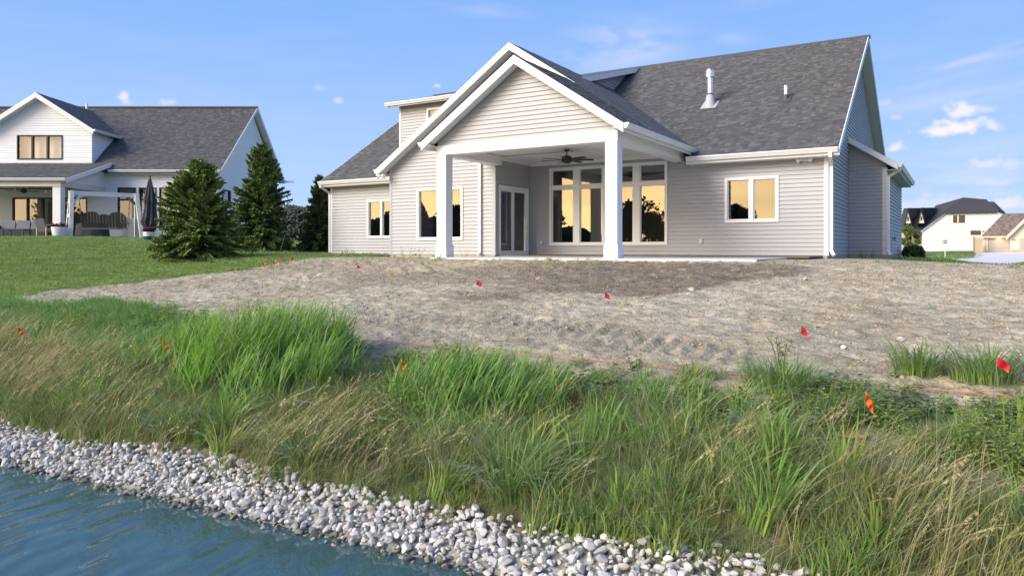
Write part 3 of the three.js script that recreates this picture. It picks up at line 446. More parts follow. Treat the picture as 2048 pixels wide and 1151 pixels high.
  // roof flue, vent pipe
  {
    const fl = part('flue_pipe', s => { s.tube([[0.08, 4.7, -7.6], [0.08, 5.82, -7.6]], 0.10, 18); }, M.steel);
    mesh('flue_cap', soup(s => { s.tube([[0.08, 5.74, -7.6], [0.08, 5.76, -7.6], [0.08, 5.97, -7.6], [0.08, 5.99, -7.6]], [0.11, 0.15, 0.15, 0.11], 18); s.tube([[0.08, 5.995, -7.6], [0.08, 6.01, -7.6]], 0.13, 18); }), M.steel, fl);
    mesh('storm_collar', soup(s => s.tube([[0.08, 5.22, -7.6], [0.08, 5.26, -7.6]], [0.16, 0.112], 18)), M.steel, fl);
    mesh('flashing', soup(s => { s.tube([[0.08, 4.72, -7.55], [0.08, 5.2, -7.6]], [0.19, 0.118], 18); const hf = v => mainH + MS * (v - mainA) + 0.02; s.slab([[-0.17, hf(7.32), -7.32], [0.33, hf(7.32), -7.32], [0.33, hf(7.8), -7.8], [-0.17, hf(7.8), -7.8]], [0, 0.008, 0]); }), mat([0.42, 0.43, 0.44], 0.6), fl);
    const vp = part('vent_pipe', s => s.tube([[2.44, 4.6, -7.45], [2.44, 5.2, -7.45]], 0.05, 12), M.pvc);
    const hv = v => mainH + MS * (v - mainA) + 0.022;
    mesh('flashing', soup(s => { s.slab([[2.28, hv(7.25), -7.25], [2.60, hv(7.25), -7.25], [2.60, hv(7.65), -7.65], [2.28, hv(7.65), -7.65]], [0, 0.012, 0]); s.tube([[2.44, 4.74, -7.43], [2.44, 4.92, -7.45]], [0.09, 0.056], 12); }), M.lead, vp);
  }
  // flood lights, outlets, tap
  for (const [x, y, z, dx] of [[3.438, 2.60, -VW + 0.03, 0.11], [-9.22, 2.62, -2.42, 0.09]]) {
    const fl = part('flood_light', s => { s.tube([[x, y + 0.055, z], [x, y - 0.055, z]], 0.065, 12); s.bar([x, y, z], [x, y, z + 0.06], 0.08, 0.08); }, M.pvc);
    for (const k of [-1, 1]) mesh('lamp_head', soup(s => s.tube([[x + k * 0.03, y - 0.01, z + 0.05], [x + k * dx, y - 0.01, z + 0.10], [x + k * (dx + 0.06), y - 0.035, z + 0.15]], [0.022, 0.05, 0.062], 10)), M.pvc, fl);
  }
  for (const x of [0.62, -4.6]) { const o = part('outlet', s => s.box(x - 0.075, x + 0.075, 0.36, 0.53, -VW, -VW + 0.03), M.siding); mesh('outlet_cover', soup(s => s.box(x - 0.04, x + 0.04, 0.385, 0.5, -VW + 0.03, -VW + 0.05)), M.porchTrim, o); }
  part('water_tap', s => { s.bar([5.07, 0.56, -11.2], [5.17, 0.56, -11.2], 0.03, 0.03, [0, 0, 1]); s.bar([5.15, 0.64, -11.2], [5.15, 0.48, -11.2], 0.025, 0.025); s.bar([5.15, 0.63, -11.26], [5.15, 0.63, -11.14], 0.02, 0.02); }, M.lead);

  // ceiling fan hanging under the porch
  const fan = thing('ceiling_fan', 'dark bronze ceiling fan with seven blades hanging under the grey porch ceiling', 'fan', [-2.46, 2.62, -2.4]);
  mesh('canopy', soup(s => s.tube([[0, 0.34, 0], [0, 0.395, 0]], [0.05, 0.085], 16)), M.bronze, fan); mesh('downrod', soup(s => s.tube([[0, 0.2, 0], [0, 0.35, 0]], 0.016, 8)), M.bronze, fan);
  mesh('motor_housing', soup(s => s.tube([[0, 0.0, 0], [0, 0.03, 0], [0, 0.09, 0], [0, 0.18, 0], [0, 0.22, 0]], [0.07, 0.125, 0.145, 0.135, 0.06], 20)), M.bronze, fan);
  for (let k = 0; k < 7; k++) { const t = k / 7 * Math.PI * 2 + 0.35, cx = Math.cos(t), cz = Math.sin(t), b = [-cz, 0.22, cx], P = (r, w) => [cx * r + b[0] * w, 0.10 + b[1] * w, cz * r + b[2] * w]; mesh('blade', soup(s => s.slab([P(0.13, -0.035), P(0.30, -0.06), P(0.74, -0.068), P(0.76, 0), P(0.74, 0.068), P(0.30, 0.06), P(0.13, 0.035)], [0, 0.008, 0])), M.bronze, fan); }
  console.log('boards', house.children.filter(o => o.name === 'wall').reduce((s, w) => s + w.userData.count, 0), 'shingles', singles.list.length);
  house.traverse(o => { delete o.userData.count; });
}
// ---------------------------------------------------------------- white neighbour house (its own axes: x along its rear wall, z toward the pond)
const NB = 0.68, [nbx, nbz] = RF(-17, 37.5);
const nbPlace = (R, F) => RF(R, F);
{
  const house = thing('white_house', 'white lap-sided house with black windows, grey shingle roof and covered patio', 'house', [nbx, NB, nbz], TURN);
  const X = [1, 0, 0], FRONT = [0, 0, 1], RIGHT = [1, 0, 0], AX = [0, 0, -1];
  const part = (name, f, m) => mesh(name, soup(f), m, house), wopt = { siding: M.white, sheath: M.white, exposure: 0.125 };
  const r = R => R + 17, z = F => -(F - 37.5);
  const tall = [[-20.15, -19.23], [-19.07, -18.18], [-18.03, -17.14], [-16.98, -16.10]];
  sidedWall(house, [0, 0, 0], X, FRONT, [[r(-21.4), -0.3], [r(-15.1), -0.3], [r(-15.1), 3.45], [r(-21.4), 3.45]], { ...wopt, openings: tall.map(([a, b]) => [r(a) + 0.03, r(b) - 0.03, 0.58, 2.67]) });
  sidedWall(house, [0, 0, 0], X, FRONT, [[r(-33), -0.3], [r(-21.4), -0.3], [r(-21.4), 2.6], [r(-33), 2.6]], { ...wopt, openings: [[r(-25.5), r(-21.75), 0.02, 2.15]] });
  sidedWall(house, [0, 0, 0], X, FRONT, [[r(-26.72), 3.6], [r(-21.48), 3.6], [r(-21.48), 5.55], [r(-24.1), 7.3], [r(-26.72), 5.55]], { ...wopt, openings: [[r(-25.27), r(-23.0), 4.16, 5.36]] });
  sidedWall(house, [r(-21.48), 0, 0], AX, RIGHT, [[0, 3.3], [3.6, 5.62], [0, 5.62]], wopt);
  sidedWall(house, [r(-15.1), 0, 0], AX, RIGHT, [[0, -0.3], [9.6, -0.3], [9.6, 3.7], [5, 7.55], [0, 3.45]], { ...wopt, openings: [[0.75, 1.75, 1.75, 2.65]] });
  const unit = (x0, x1, y0, y1, n, bar, O = [0, 0, 0], A = X, N = FRONT) => { const w = (x1 - x0) / n, us = []; for (let i = 0; i < n; i++) us.push([x0 + i * w + 0.045, x0 + (i + 1) * w - 0.045, bar ? [[y0 + 0.05, bar - 0.03], [bar + 0.03, y1 - 0.05]] : [[y0 + 0.05, y1 - 0.05]]]); makeWindow(house, O, A, N, x0, x1, y0, y1, us, { trim: M.black, w: 0.05, rail: 0.04 }); };
  for (const [a, b] of tall) unit(r(a), r(b), 0.55, 2.70, 1, 2.08);
  unit(r(-25.3), r(-22.97), 4.13, 5.38, 3, 0); unit(0.72, 1.78, 1.72, 2.68, 1, 0, [r(-15.1), 0, 0], AX, RIGHT);
  unit(r(-25.53), r(-21.72), 0.0, 2.18, 5, 0);
  part('window_blind', s => s.box(r(-25.2), r(-23.03), 4.2, 5.3, -0.3, -0.27), M.blind);
  for (const [a, b] of tall.slice(1)) part('window_blind', s => s.box(r(a) + 0.05, r(b) - 0.05, 0.6, 2.65, -0.3, -0.27), M.blind);
  part('interior_wall', s => { s.box(r(-32.8), r(-15.3), -0.2, 3.3, z(42.4), z(42.3)); s.box(r(-26.6), r(-21.6), 3.6, 5.5, z(41), z(40.9)); }, M.room);
  part('interior_floor', s => s.box(r(-32.8), r(-15.3), -0.2, -0.02, z(42.3), z(37.64)), M.floorIn);
  part('rear_wall', s => s.box(r(-33), r(-15.15), -0.3, 4.2, z(47.1), z(47)), M.white);
  // roofs
  const t = [[0.068, 0.069, 0.071], [0.078, 0.079, 0.081], [0.090, 0.090, 0.091], [0.105, 0.104, 0.103], [0.060, 0.061, 0.063]];
  const opt = s => ({ seed: s, tones: t, exposure: 0.145, wide: 1.2 });
  const mS = 0.785, mL = Math.hypot(1, mS);
  shingled(house, [r(-36), 3.55, z(37.1)], X, [0, mS, -1], [[0, 0], [21.25, 0], [21.25, 5.4 * mL], [0, 5.4 * mL]], opt(21));
  part('rear_roof', s => s.slab([[r(-36), 3.55 + 5.4 * mS, z(42.5)], [r(-14.75), 3.55 + 5.4 * mS, z(42.5)], [r(-14.75), 4.0, z(47.6)], [r(-36), 4.0, z(47.6)]], [0, -0.12, 0]), M.deck);
  part('ridge_cap', s => { for (let x = r(-36); x < r(-14.8); x += 0.3) s.slab([[x, 7.80, z(42.5) + 0.02], [x + 0.31, 7.795, z(42.5) + 0.02], [x + 0.31, 7.7, z(42.3)], [x, 7.705, z(42.3)]], [0, 0.03, 0]); }, TONE_M[0]);
  const gS = 0.64, gl = Math.hypot(1, gS), gx = r(-24.1), gh = 7.47;
  shingled(house, [gx, gh, z(37.1)], [0, 0, -1], [1, -gS, 0], [[0, 0], [4.9, 0], [3.0, 2.92 * gl], [0, 2.92 * gl]], { ...opt(22), thick: 0.08 });
  shingled(house, [gx, gh, z(37.1)], [0, 0, -1], [-1, -gS, 0], [[0, 0], [4.9, 0], [3.0, 2.92 * gl], [0, 2.92 * gl]], { ...opt(23), thick: 0.08 });
  shingled(house, [r(-33), 2.80, z(33.65)], X, [0, 0.30, -1], [[0, 0], [12.55, 0], [12.55, 3.92], [0, 3.92]], opt(24));
  const rk = (p, q, n, d = 0.2) => part('rake_board', s => rake(s, p, q, d, n), M.trim);
  for (const d of [1, -1]) { rk([gx, gh + 0.005, z(37.1) + 0.004], [gx + d * 2.92, gh - gS * 2.92 + 0.005, z(37.1) + 0.004], [0, 0, 0.03], 0.26); part('soffit', s => s.slab([[gx, gh - 0.24, z(37.1)], [gx + d * 2.92, gh - gS * 2.92 - 0.24, z(37.1)], [gx + d * 2.92, gh - gS * 2.92 - 0.24, 0], [gx, gh - 0.24, 0]], [0, 0.012, 0]), M.soffit); }
  rk([r(-14.75), 3.55, z(37.1)], [r(-14.75), 7.79, z(42.5)], [0.03, 0, 0]); rk([r(-14.75), 7.79, z(42.5)], [r(-14.75), 4.0, z(47.6)], [0.03, 0, 0]); rk([r(-20.45), 2.80, z(33.65)], [r(-20.45), 3.93, z(37.4)], [0.03, 0, 0]);
  part('soffit', s => s.slab([[r(-14.75), 3.36, z(37.1)], [r(-14.75), 7.6, z(42.5)], [r(-15.1), 7.6, z(42.5)], [r(-15.1), 3.36, z(37.1)]], [0, 0.012, 0]), M.soffit); part('soffit', s => s.slab([[r(-14.75), 3.81, z(47.6)], [r(-14.75), 7.6, z(42.5)], [r(-15.1), 7.6, z(42.5)], [r(-15.1), 3.81, z(47.6)]], [0, 0.012, 0]), M.soffit);
  part('soffit', s => s.box(r(-20.4), r(-14.8), 3.36, 3.375, 0, z(37.1)), M.soffit);
  gutter(house, [r(-20.4), 3.555, z(37.1)], [r(-14.75), 3.555, z(37.1)], [0, 0, 1]); gutter(house, [r(-33), 2.805, z(33.65)], [r(-20.44), 2.805, z(33.65)], [0, 0, 1]); gutter(house, [gx + 2.92, gh - gS * 2.92 + 0.01, z(37.05)], [gx + 2.92, gh - gS * 2.92 + 0.01, z(40)], [1, 0, 0]); gutter(house, [r(-14.75), 4.0, z(47.6)], [r(-14.2), 4.0, z(47.6)], [0, 0, -1]);
  downspout(house, [[r(-15.25), 3.42, z(37.15)], [r(-15.25), 3.3, z(37.2)], [r(-15.25), 3.12, 0.06], [r(-15.25), -0.1, 0.06]]);
  // patio roof structure
  part('patio_slab', s => s.box(r(-33), r(-20.2), -0.35, 0.0, -0.01, z(33.3)), M.concrete);
  for (const R of [-21, -26.3, -31]) part('patio_post', s => s.box(r(R) - 0.18, r(R) + 0.18, 0.0, 2.44, z(34.15), z(33.8)), M.trim);
  part('patio_beam', s => s.box(r(-33), r(-20.78), 2.44, 2.70, z(34.2), z(33.76)), M.porchTrim); part('patio_beam', s => s.box(r(-21.2), r(-20.79), 2.442, 2.70, -0.03, z(34.2)), M.porchTrim);
  part('patio_ceiling', s => s.box(r(-33), r(-21.2), 2.66, 2.69, -0.01, z(34.2)), M.soffit);
  sidedWall(house, [r(-20.8), 0, 0], AX, RIGHT, [[-3.6, 2.70], [0, 2.70], [0, 3.82], [-3.6, 2.76]], wopt);
  part('vent_pipe', s => s.tube([[r(-24.3), 7.2, z(41.9)], [r(-24.3), 7.85, z(41.9)]], 0.06, 10), M.pvc);
}
// patio things of the white house
{
  const at = (R, F, dy = 0) => { const [x, z] = RF(R, F); return [x, Math.max(NB, base(x, -z)) + dy, z]; };
  const gnd = (R, F) => { const [x, z] = RF(R, F); return [x, base(x, -z) + 0.015, z]; };
  const wood = mat([0.74, 0.71, 0.64], 0.8), brown = mat([0.095, 0.075, 0.055], 0.75), fabric = mat([0.075, 0.08, 0.09], 0.9), cush = mat([0.24, 0.25, 0.265], 0.95), oak = mat([0.50, 0.36, 0.17], 0.6), pot = mat([0.74, 0.72, 0.76], 0.4), cover = mat([0.20, 0.225, 0.26], 0.7);
  const fan = thing('ceiling_fan', 'black ceiling fan under the patio roof of the white house', 'fan', at(-23.7, 35.6, 2.22), TURN);
  mesh('motor_housing', soup(s => s.tube([[0, 0.0, 0], [0, 0.05, 0], [0, 0.15, 0], [0, 0.2, 0]], [0.06, 0.13, 0.13, 0.05], 14)), M.black, fan); mesh('downrod', soup(s => s.tube([[0, 0.18, 0], [0, 0.45, 0]], 0.02, 8)), M.black, fan);
  for (let k = 0; k < 5; k++) { const t = k / 5 * 6.283 + 0.1, c = Math.cos(t), n = Math.sin(t); mesh('blade', soup(s => s.slab([[c * 0.12 + n * 0.05, 0.1, n * 0.12 - c * 0.05], [c * 0.72 + n * 0.07, 0.1, n * 0.72 - c * 0.07], [c * 0.72 - n * 0.07, 0.1, n * 0.72 + c * 0.07], [c * 0.12 - n * 0.05, 0.1, n * 0.12 + c * 0.05]], [0, 0.01, 0])), M.black, fan); }
  // string of bulbs
  const lights = thing('string_lights', 'sagging string of clear bulbs under the patio roof of the white house', 'string lights', at(-23.5, 34.6, 2.3), TURN);
  const wire = []; for (let i = 0; i <= 24; i++) { const u = i / 24; wire.push([-3.4 + u * 5.6, 0.30 - 0.28 * Math.abs(Math.sin(u * Math.PI * 3)), -0.5 + 0.4 * Math.cos(u * 9)]); }
  mesh('wire', soup(s => s.tube(wire, 0.008, 4)), M.black, lights);
  for (let i = 2; i <= 24; i += 3) mesh('bulb', soup(s => s.tube([[wire[i][0], wire[i][1] - 0.13, wire[i][2]], [wire[i][0], wire[i][1] - 0.10, wire[i][2]], [wire[i][0], wire[i][1] - 0.05, wire[i][2]], [wire[i][0], wire[i][1], wire[i][2]]], [0.018, 0.035, 0.03, 0.014], 8)), M.pvc, lights);
  // A-frame swing
  const sp = gnd(-18.55, 33.4), st = TURN + 37.7 * Math.PI / 180;
  const fr = thing('garden_swing_stand', 'weathered white timber A-frame that holds a garden swing on the lawn', 'swing frame', sp, st);
  mesh('top_beam', soup(s => s.bar([-1.42, 1.98, 0], [1.42, 1.98, 0], 0.13, 0.20, [0, 0, 1])), wood, fr);
  for (const k of [-1, 1]) { for (const j of [-1, 1]) mesh('leg', soup(s => s.bar([k * 1.30, 2.06, j * 0.06], [k * 1.42, -0.05, j * 0.66], 0.16, 0.16)), wood, fr); mesh('cross_brace', soup(s => s.bar([k * 1.36, 1.62, -0.27], [k * 1.36, 1.62, 0.27], 0.05, 0.14)), wood, fr); mesh('cross_brace', soup(s => s.bar([k * 1.40, 0.98, -0.46], [k * 1.40, 0.98, 0.46], 0.05, 0.13)), wood, fr); mesh('corner_brace', soup(s => s.bar([k * 1.28, 1.55, 0.10], [k * 0.88, 1.93, 0.03], 0.05, 0.11, [0, 0, 1])), k > 0 ? brown : wood, fr); }
  const bench = thing('swing_bench', 'brown slatted swing bench with three-hump back hanging in the timber frame', 'swing bench', [sp[0], sp[1] + 0.42, sp[2]], st - 0.25);
  const hump = x => 0.56 + (Math.abs(x) > 0.2 ? 0.20 * Math.sqrt(Math.max(0, 1 - ((Math.abs(x) - 0.5) / 0.36) ** 2)) : 0.10 * Math.sqrt(Math.max(0, 1 - (x / 0.2) ** 2)));
  for (let i = 0; i < 15; i++) { const x = -0.84 + i * 0.12; mesh('back_slat', soup(s => s.slab([[x - 0.055, 0.04, 0.02], [x + 0.055, 0.04, 0.02], [x + 0.055, hump(x + 0.05), 0.2], [x - 0.055, hump(x - 0.05), 0.2]], [0, 0, 0.025])), brown, bench); }
  for (let i = 0; i < 5; i++) mesh('seat_slat', soup(s => s.box(-0.9, 0.9, -0.02, 0.01, -0.5 + i * 0.1, -0.41 + i * 0.1)), brown, bench);
  mesh('seat_rail', soup(s => s.box(-0.93, 0.93, -0.03, 0.03, 0.0, 0.05)), cush, bench); for (const k of [-1, 1]) { mesh('armrest', soup(s => s.box(k * 0.93 - 0.05, k * 0.93 + 0.05, 0.24, 0.27, -0.5, 0.12)), brown, bench); mesh('chain', soup(s => { s.tube([[k * 0.93, 0.1, -0.4], [k * 1.02, 1.5, 0]], 0.008, 4); s.tube([[k * 0.93, 0.25, 0.1], [k * 1.02, 1.5, 0]], 0.008, 4); }), M.lead, bench); }
  // closed parasol
  const up = gnd(-15.55, 31.5), um = thing('closed_parasol', 'folded charcoal patio parasol standing beside the spruce', 'parasol', up, TURN);
  { const s = new Soup(), n = 32, rows = [[0.62, 0.27], [0.8, 0.30], [1.05, 0.245], [1.45, 0.20], [1.7, 0.235], [2.1, 0.15], [2.5, 0.075], [2.66, 0.03]]; const P = (k, i) => { const [y, q] = rows[k], t = i / n * 6.2832, p = q * (1 + 0.22 * Math.sin(t * 8 + k * 0.5) + 0.1 * Math.sin(t * 3 + k)); return [Math.cos(t) * p, y + (k ? 0 : 0.07 * Math.sin(t * 8)), Math.sin(t) * p]; }; for (let k = 0; k + 1 < rows.length; k++) for (let i = 0; i < n; i++) s.quad(P(k, i + 1), P(k, i), P(k + 1, i), P(k + 1, i + 1)); mesh('canopy', s.geo(), mat([0.055, 0.055, 0.058], 0.9), um); }
  mesh('pole', soup(s => s.tube([[0, 0, 0], [0, 2.74, 0]], 0.025, 8)), M.bronze, um); mesh('finial', soup(s => s.tube([[0, 2.7, 0], [0, 2.74, 0], [0, 2.79, 0]], [0.03, 0.045, 0.02], 8)), M.bronze, um); mesh('base_weight', soup(s => s.tube([[0, 0, 0], [0, 0.07, 0], [0, 0.12, 0]], [0.28, 0.27, 0.05], 16)), M.bronze, um);
  // flower pots
  const flower = (name, label, p, rad, h, band) => {
    const o = thing(name, label, 'flower pot', p, 0), R = rng(rad * 1000), pts = []; for (let i = 0; i <= 8; i++) { const t = i / 8; pts.push(new THREE.Vector2(rad * (0.62 + 0.38 * Math.sqrt(t)), t * h)); } pts.push(new THREE.Vector2(rad * 0.9, h), new THREE.Vector2(rad * 0.88, h * 0.86), new THREE.Vector2(0, h * 0.86));
    mesh('pot', new THREE.LatheGeometry([new THREE.Vector2(0, 0), ...pts], 28), pot, o);
    if (band) mesh('pot_band', soup(s => s.tube([[0, 0.02, 0], [0, h * 0.5, 0]], [rad * 0.76, rad * 0.925], 24)), mat([0.03, 0.05, 0.09], 0.5), o);
    const lv = new Soup(), fl = new Soup(); for (let i = 0; i < 160; i++) { const t = R() * 6.28, d = Math.sqrt(R()) * rad * 0.95, x = Math.cos(t) * d, z = Math.sin(t) * d, y = h * 0.86 + R() * 0.16, s = i < 110 ? lv : fl, k = 0.03 + R() * 0.03, yy = y + (i < 110 ? 0 : 0.07); s.quad([x - k, yy, z - k * R()], [x + k, yy + 0.02 * R(), z - k], [x + k * R(), yy + 0.03, z + k], [x - k, yy + 0.04 * R(), z + k]); }
    mesh('leaves', lv.geo(), mat([0.04, 0.09, 0.02], 0.7), o); mesh('flowers', fl.geo(), mat([0.55, 0.02, 0.07], 0.6), o);
  };
  flower('flower_pot', 'large white bowl pot of red flowers beside the wooden patio armchair', gnd(-19.55, 31.7), 0.33, 0.44, false);
  flower('flower_pot', 'white pot with dark blue band and red flowers at the foot of the parasol', gnd(-15.45, 31.2), 0.24, 0.36, true);
  // armchair seen from behind
  const ac = thing('patio_armchair', 'oak-framed armchair with dark grey back on the white house patio', 'armchair', at(-20.75, 32.9), TURN - 0.5);
  for (const k of [-1, 1]) for (const j of [-1, 1]) mesh('leg', soup(s => s.bar([k * 0.36, -0.12, j * 0.34], [k * 0.36, 0.58, j * 0.34], 0.05, 0.05)), oak, ac);
  for (const k of [-1, 1]) mesh('armrest', soup(s => s.box(k * 0.36 - 0.03, k * 0.36 + 0.03, 0.58, 0.61, -0.38, 0.38)), oak, ac);
  mesh('seat', soup(s => s.box(-0.33, 0.33, 0.28, 0.44, -0.34, 0.32)), cush, ac); mesh('backrest', soup(s => s.slab([[-0.37, 0.28, 0.27], [0.37, 0.28, 0.27], [0.37, 0.86, 0.42], [-0.37, 0.86, 0.42]], [0, 0, 0.05])), fabric, ac);
  // low sofa, table, covered things
  const so = thing('outdoor_sofa', 'dark wicker sofa with pale grey cushions beneath the patio roof', 'sofa', at(-23.1, 34.6), TURN + 0.2);
  mesh('frame', soup(s => { s.box(-1.1, 1.1, 0.0, 0.32, -0.4, 0.4); s.box(-1.1, -0.95, 0.32, 0.6, -0.4, 0.4); s.box(0.95, 1.1, 0.32, 0.6, -0.4, 0.4); s.box(-0.95, 0.95, 0.32, 0.72, -0.4, -0.28); }), fabric, so);
  for (const x of [-0.62, 0, 0.62]) { mesh('seat_cushion', soup(s => s.box(x - 0.3, x + 0.3, 0.322, 0.45, -0.27, 0.4)), fabric, so); mesh('back_cushion', soup(s => s.slab([[x - 0.29, 0.45, -0.10], [x + 0.29, 0.45, -0.10], [x + 0.27, 0.86, -0.24], [x - 0.27, 0.86, -0.24]], [0, 0, 0.1])), cush, so); }
  const tb = thing('patio_table', 'low dark patio table in front of the wicker sofa', 'table', at(-22.3, 33.0), TURN); mesh('table_top', soup(s => s.box(-0.5, 0.5, 0.36, 0.40, -0.3, 0.3)), fabric, tb); for (const k of [-1, 1]) for (const j of [-1, 1]) mesh('leg', soup(s => s.box(k * 0.45 - 0.03, k * 0.45 + 0.03, -0.1, 0.36, j * 0.26 - 0.03, j * 0.26 + 0.03)), fabric, tb);
  const drape = (name, label, p, w, d, h, m, seed) => { const R = rng(seed), s = new Soup(), n = 28, rows = [0, 0.25, 0.6, 0.9, 1]; const P = (k, i) => { const t = i / n * 6.2832, c = Math.cos(t), q = Math.sin(t), e = Math.pow(Math.pow(Math.abs(c), 5) + Math.pow(Math.abs(q), 5), -0.2), f = rows[k], sc = (k === 4 ? 0.82 : 1.08 - 0.08 * f) * (1 + (1 - f) * 0.06 * Math.sin(t * 7 + seed)); return [c * e * w / 2 * sc, f * h, q * e * d / 2 * sc]; }; for (let k = 0; k < 4; k++) for (let i = 0; i < n; i++) s.quad(P(k, i + 1), P(k, i), P(k + 1, i), P(k + 1, i + 1)); for (let i = 1; i + 1 < n; i++) s.tri(P(4, 0), P(4, i + 1), P(4, i)); void R; tag(mesh(name, s.geo(), m), label, 'cover'); const o = scene.children[scene.children.length - 1]; o.position.set(...p); o.rotation.y = TURN; };
  drape('grill_cover', 'blue-grey fabric cover over a grill by the white house windows', gnd(-18.2, 35.6), 1.05, 0.7, 0.98, cover, 3);
  drape('furniture_cover', 'dark grey cover over furniture behind the timber swing frame', at(-20.2, 35.3), 1.3, 0.8, 0.75, mat([0.06, 0.06, 0.065], 0.8), 5);
}
// ---------------------------------------------------------------- houses across the street on the right
{
  const F0 = 110, R = x => (x - 1024) / 1468 * F0, Y = y => 0.196 + (499.293 - y) / 1468 * F0;       // real sizes at that distance
  const [x0, z0] = RF(R(1920), F0), by = base(x0, -z0), h = thing('gable_house', 'white house with black hipped roof and two small roof dormers across the street', 'house', [x0, by, z0], TURN - 0.548);
  const rx = x => (R(x) - R(1920)) * 0.853, ry = y => Y(y) - by, white = mat([0.60, 0.60, 0.60], 0.7), dark = mat([0.045, 0.046, 0.052], 0.9), part = (n, f, m) => mesh(n, soup(f), m, h);
  part('wall', s => { s.slab([[rx(1843), -0.5, 0], [rx(2010), -0.5, 0], [rx(2010), ry(440), 0], [rx(1992), ry(425), 0], [rx(1893), ry(425), 0], [rx(1843), ry(462), 0]], [0, 0, -9]); }, white);
  part('wall', s => s.slab([[rx(1790), -0.5, -3], [rx(1842), -0.5, -3], [rx(1842), ry(462), -3], [rx(1790), ry(462), -3]], [0, 0, -6]), mat([0.5, 0.44, 0.36], 0.8));
  part('roof', s => { s.slab([[rx(1886), ry(424), 0.4], [rx(1996), ry(424), 0.4], [rx(1975), ry(391) - 0.4, -4.5], [rx(1928), ry(391), -4.5]], [0, -0.2, 0]); s.slab([[rx(1836), ry(462), 0.4], [rx(1890), ry(424), 0.4], [rx(1928), ry(391), -4.5], [rx(1868), ry(403), -9]], [0, -0.2, 0]); s.slab([[rx(1790), ry(462), 0.2], [rx(1838), ry(462), 0.2], [rx(1875), ry(410), -5], [rx(1800), ry(410), -5]], [0, -0.2, 0]); s.slab([[rx(1996), ry(424), 0.4], [rx(2012), ry(426), -3], [rx(1990), ry(401), -5], [rx(1955), ry(401), -5]], [0, -0.2, 0]); }, dark);
  for (const x of [1814, 1842]) { const d = part('roof_dormer', s => s.slab([[rx(x - 6), ry(445), 0.9], [rx(x + 6), ry(445), 0.9], [rx(x), ry(421), 0.9]], [0, 0, -5]), white); mesh('dormer_roof', soup(s => { s.slab([[rx(x - 8), ry(449), 1.2], [rx(x), ry(416), 1.2], [rx(x) + 2.0, ry(414), -5], [rx(x - 8), ry(449), -5]], [0, 0.18, 0]); s.slab([[rx(x + 8), ry(447), 1.2], [rx(x), ry(416), 1.2], [rx(x), ry(416), -5], [rx(x + 8), ry(447), -5]], [0, 0.18, 0]); }), dark, d); mesh('dormer_window', soup(s => s.box(rx(x - 1.4), rx(x + 2), ry(440), ry(432), 0.9, 0.95)), M.black, d); }
  const win = (a, b, c, d) => { const w = part('window', s => s.box(rx(a), rx(b), ry(d), ry(c), 0, 0.06), M.black); mesh('pane', soup(s => s.box(rx(a) + 0.12, rx(b) - 0.12, ry(d) + 0.1, ry(c) - 0.1, 0.06, 0.075)), phys([0.03, 0.03, 0.035], 0.06), w); return w; };
  const w1 = win(1907, 1930.5, 430, 445); mesh('mullion', soup(s => s.box(rx(1917) - 0.06, rx(1917) + 0.06, ry(444.5), ry(430.5), 0.075, 0.1)), M.pvc, w1); win(1942, 1962, 461, 469.5); win(1965, 1969, 462, 464);
  // tan garage
  const G = 84, r2 = x => (x - 1024) / 1468 * G, y2 = y => 0.196 + (499.293 - y) / 1468 * G, [gx, gz] = RF(r2(2005), G), gy = base(gx, -gz), g = thing('tan_garage', 'tan house with attached garage, brown shingle roof and lit wall lamps', 'garage', [gx, gy, gz], TURN - 0.588);
  const qx = x => (r2(x) - r2(2005)) * 0.832, qy = y => y2(y) - gy, tan = mat([0.60, 0.54, 0.42], 0.8), gp = (n, f, m) => mesh(n, soup(f), m, g);
  gp('wall', s => s.slab([[qx(1967), -0.5, 0], [qx(2022), -0.5, 0], [qx(2022), qy(472), 0], [qx(1967), qy(472), 0]], [0, 0, -7]), tan); gp('wall', s => s.slab([[qx(2021), -0.5, 0.8], [qx(2130), -0.5, 0.8], [qx(2130), qy(478), 0.8], [qx(2075), qy(420), 0.8], [qx(2021), qy(471), 0.8]], [0, 0, -7]), tan);
  shingled(g, [qx(1962), qy(473), 0.5], [1, 0, 0], [0, 0.62, -1], [[0, 0], [6.2, 0], [8.2, 5.3], [2.2, 5.3]], { seed: 40, exposure: 0.2, wide: 1.6, tones: [[0.16, 0.125, 0.10], [0.20, 0.16, 0.13], [0.13, 0.10, 0.085], [0.24, 0.19, 0.16]] });
  gp('gable_roof', s => { s.slab([[qx(2013), qy(474), 1.3], [qx(2075), qy(413), 1.3], [qx(2075), qy(413), -7], [qx(2013), qy(474), -7]], [0, 0.2, 0]); s.slab([[qx(2140), qy(474), 1.3], [qx(2075), qy(413), 1.3], [qx(2075), qy(413), -7], [qx(2140), qy(474), -7]], [0, 0.2, 0]); }, mat([0.17, 0.135, 0.11], 0.9));
  gp('rake_board', s => rake(s, [qx(2013), qy(473), 1.32], [qx(2075), qy(412.5), 1.32], 0.42, [0, 0, 0.05]), tan); gp('fascia', s => s.box(qx(1961), qx(2016), qy(475), qy(472), 0.46, 0.56), tan);
  const door = (a, b, z) => { const d = gp('garage_door', s => s.box(qx(a), qx(b), qy(514.5), qy(477), z, z + 0.05), mat([0.34, 0.31, 0.27], 0.6)); for (let k = 0; k < 4; k++) mesh('door_panel', soup(s => s.box(qx(a) + 0.05, qx(b) - 0.05, qy(514.3) + k * 0.535, qy(514.3) + k * 0.535 + 0.51, z + 0.05, z + 0.075)), mat([0.36, 0.33, 0.29], 0.6), d); };
  door(1977.5, 2020, 0.0); door(2039, 2095, 0.8);
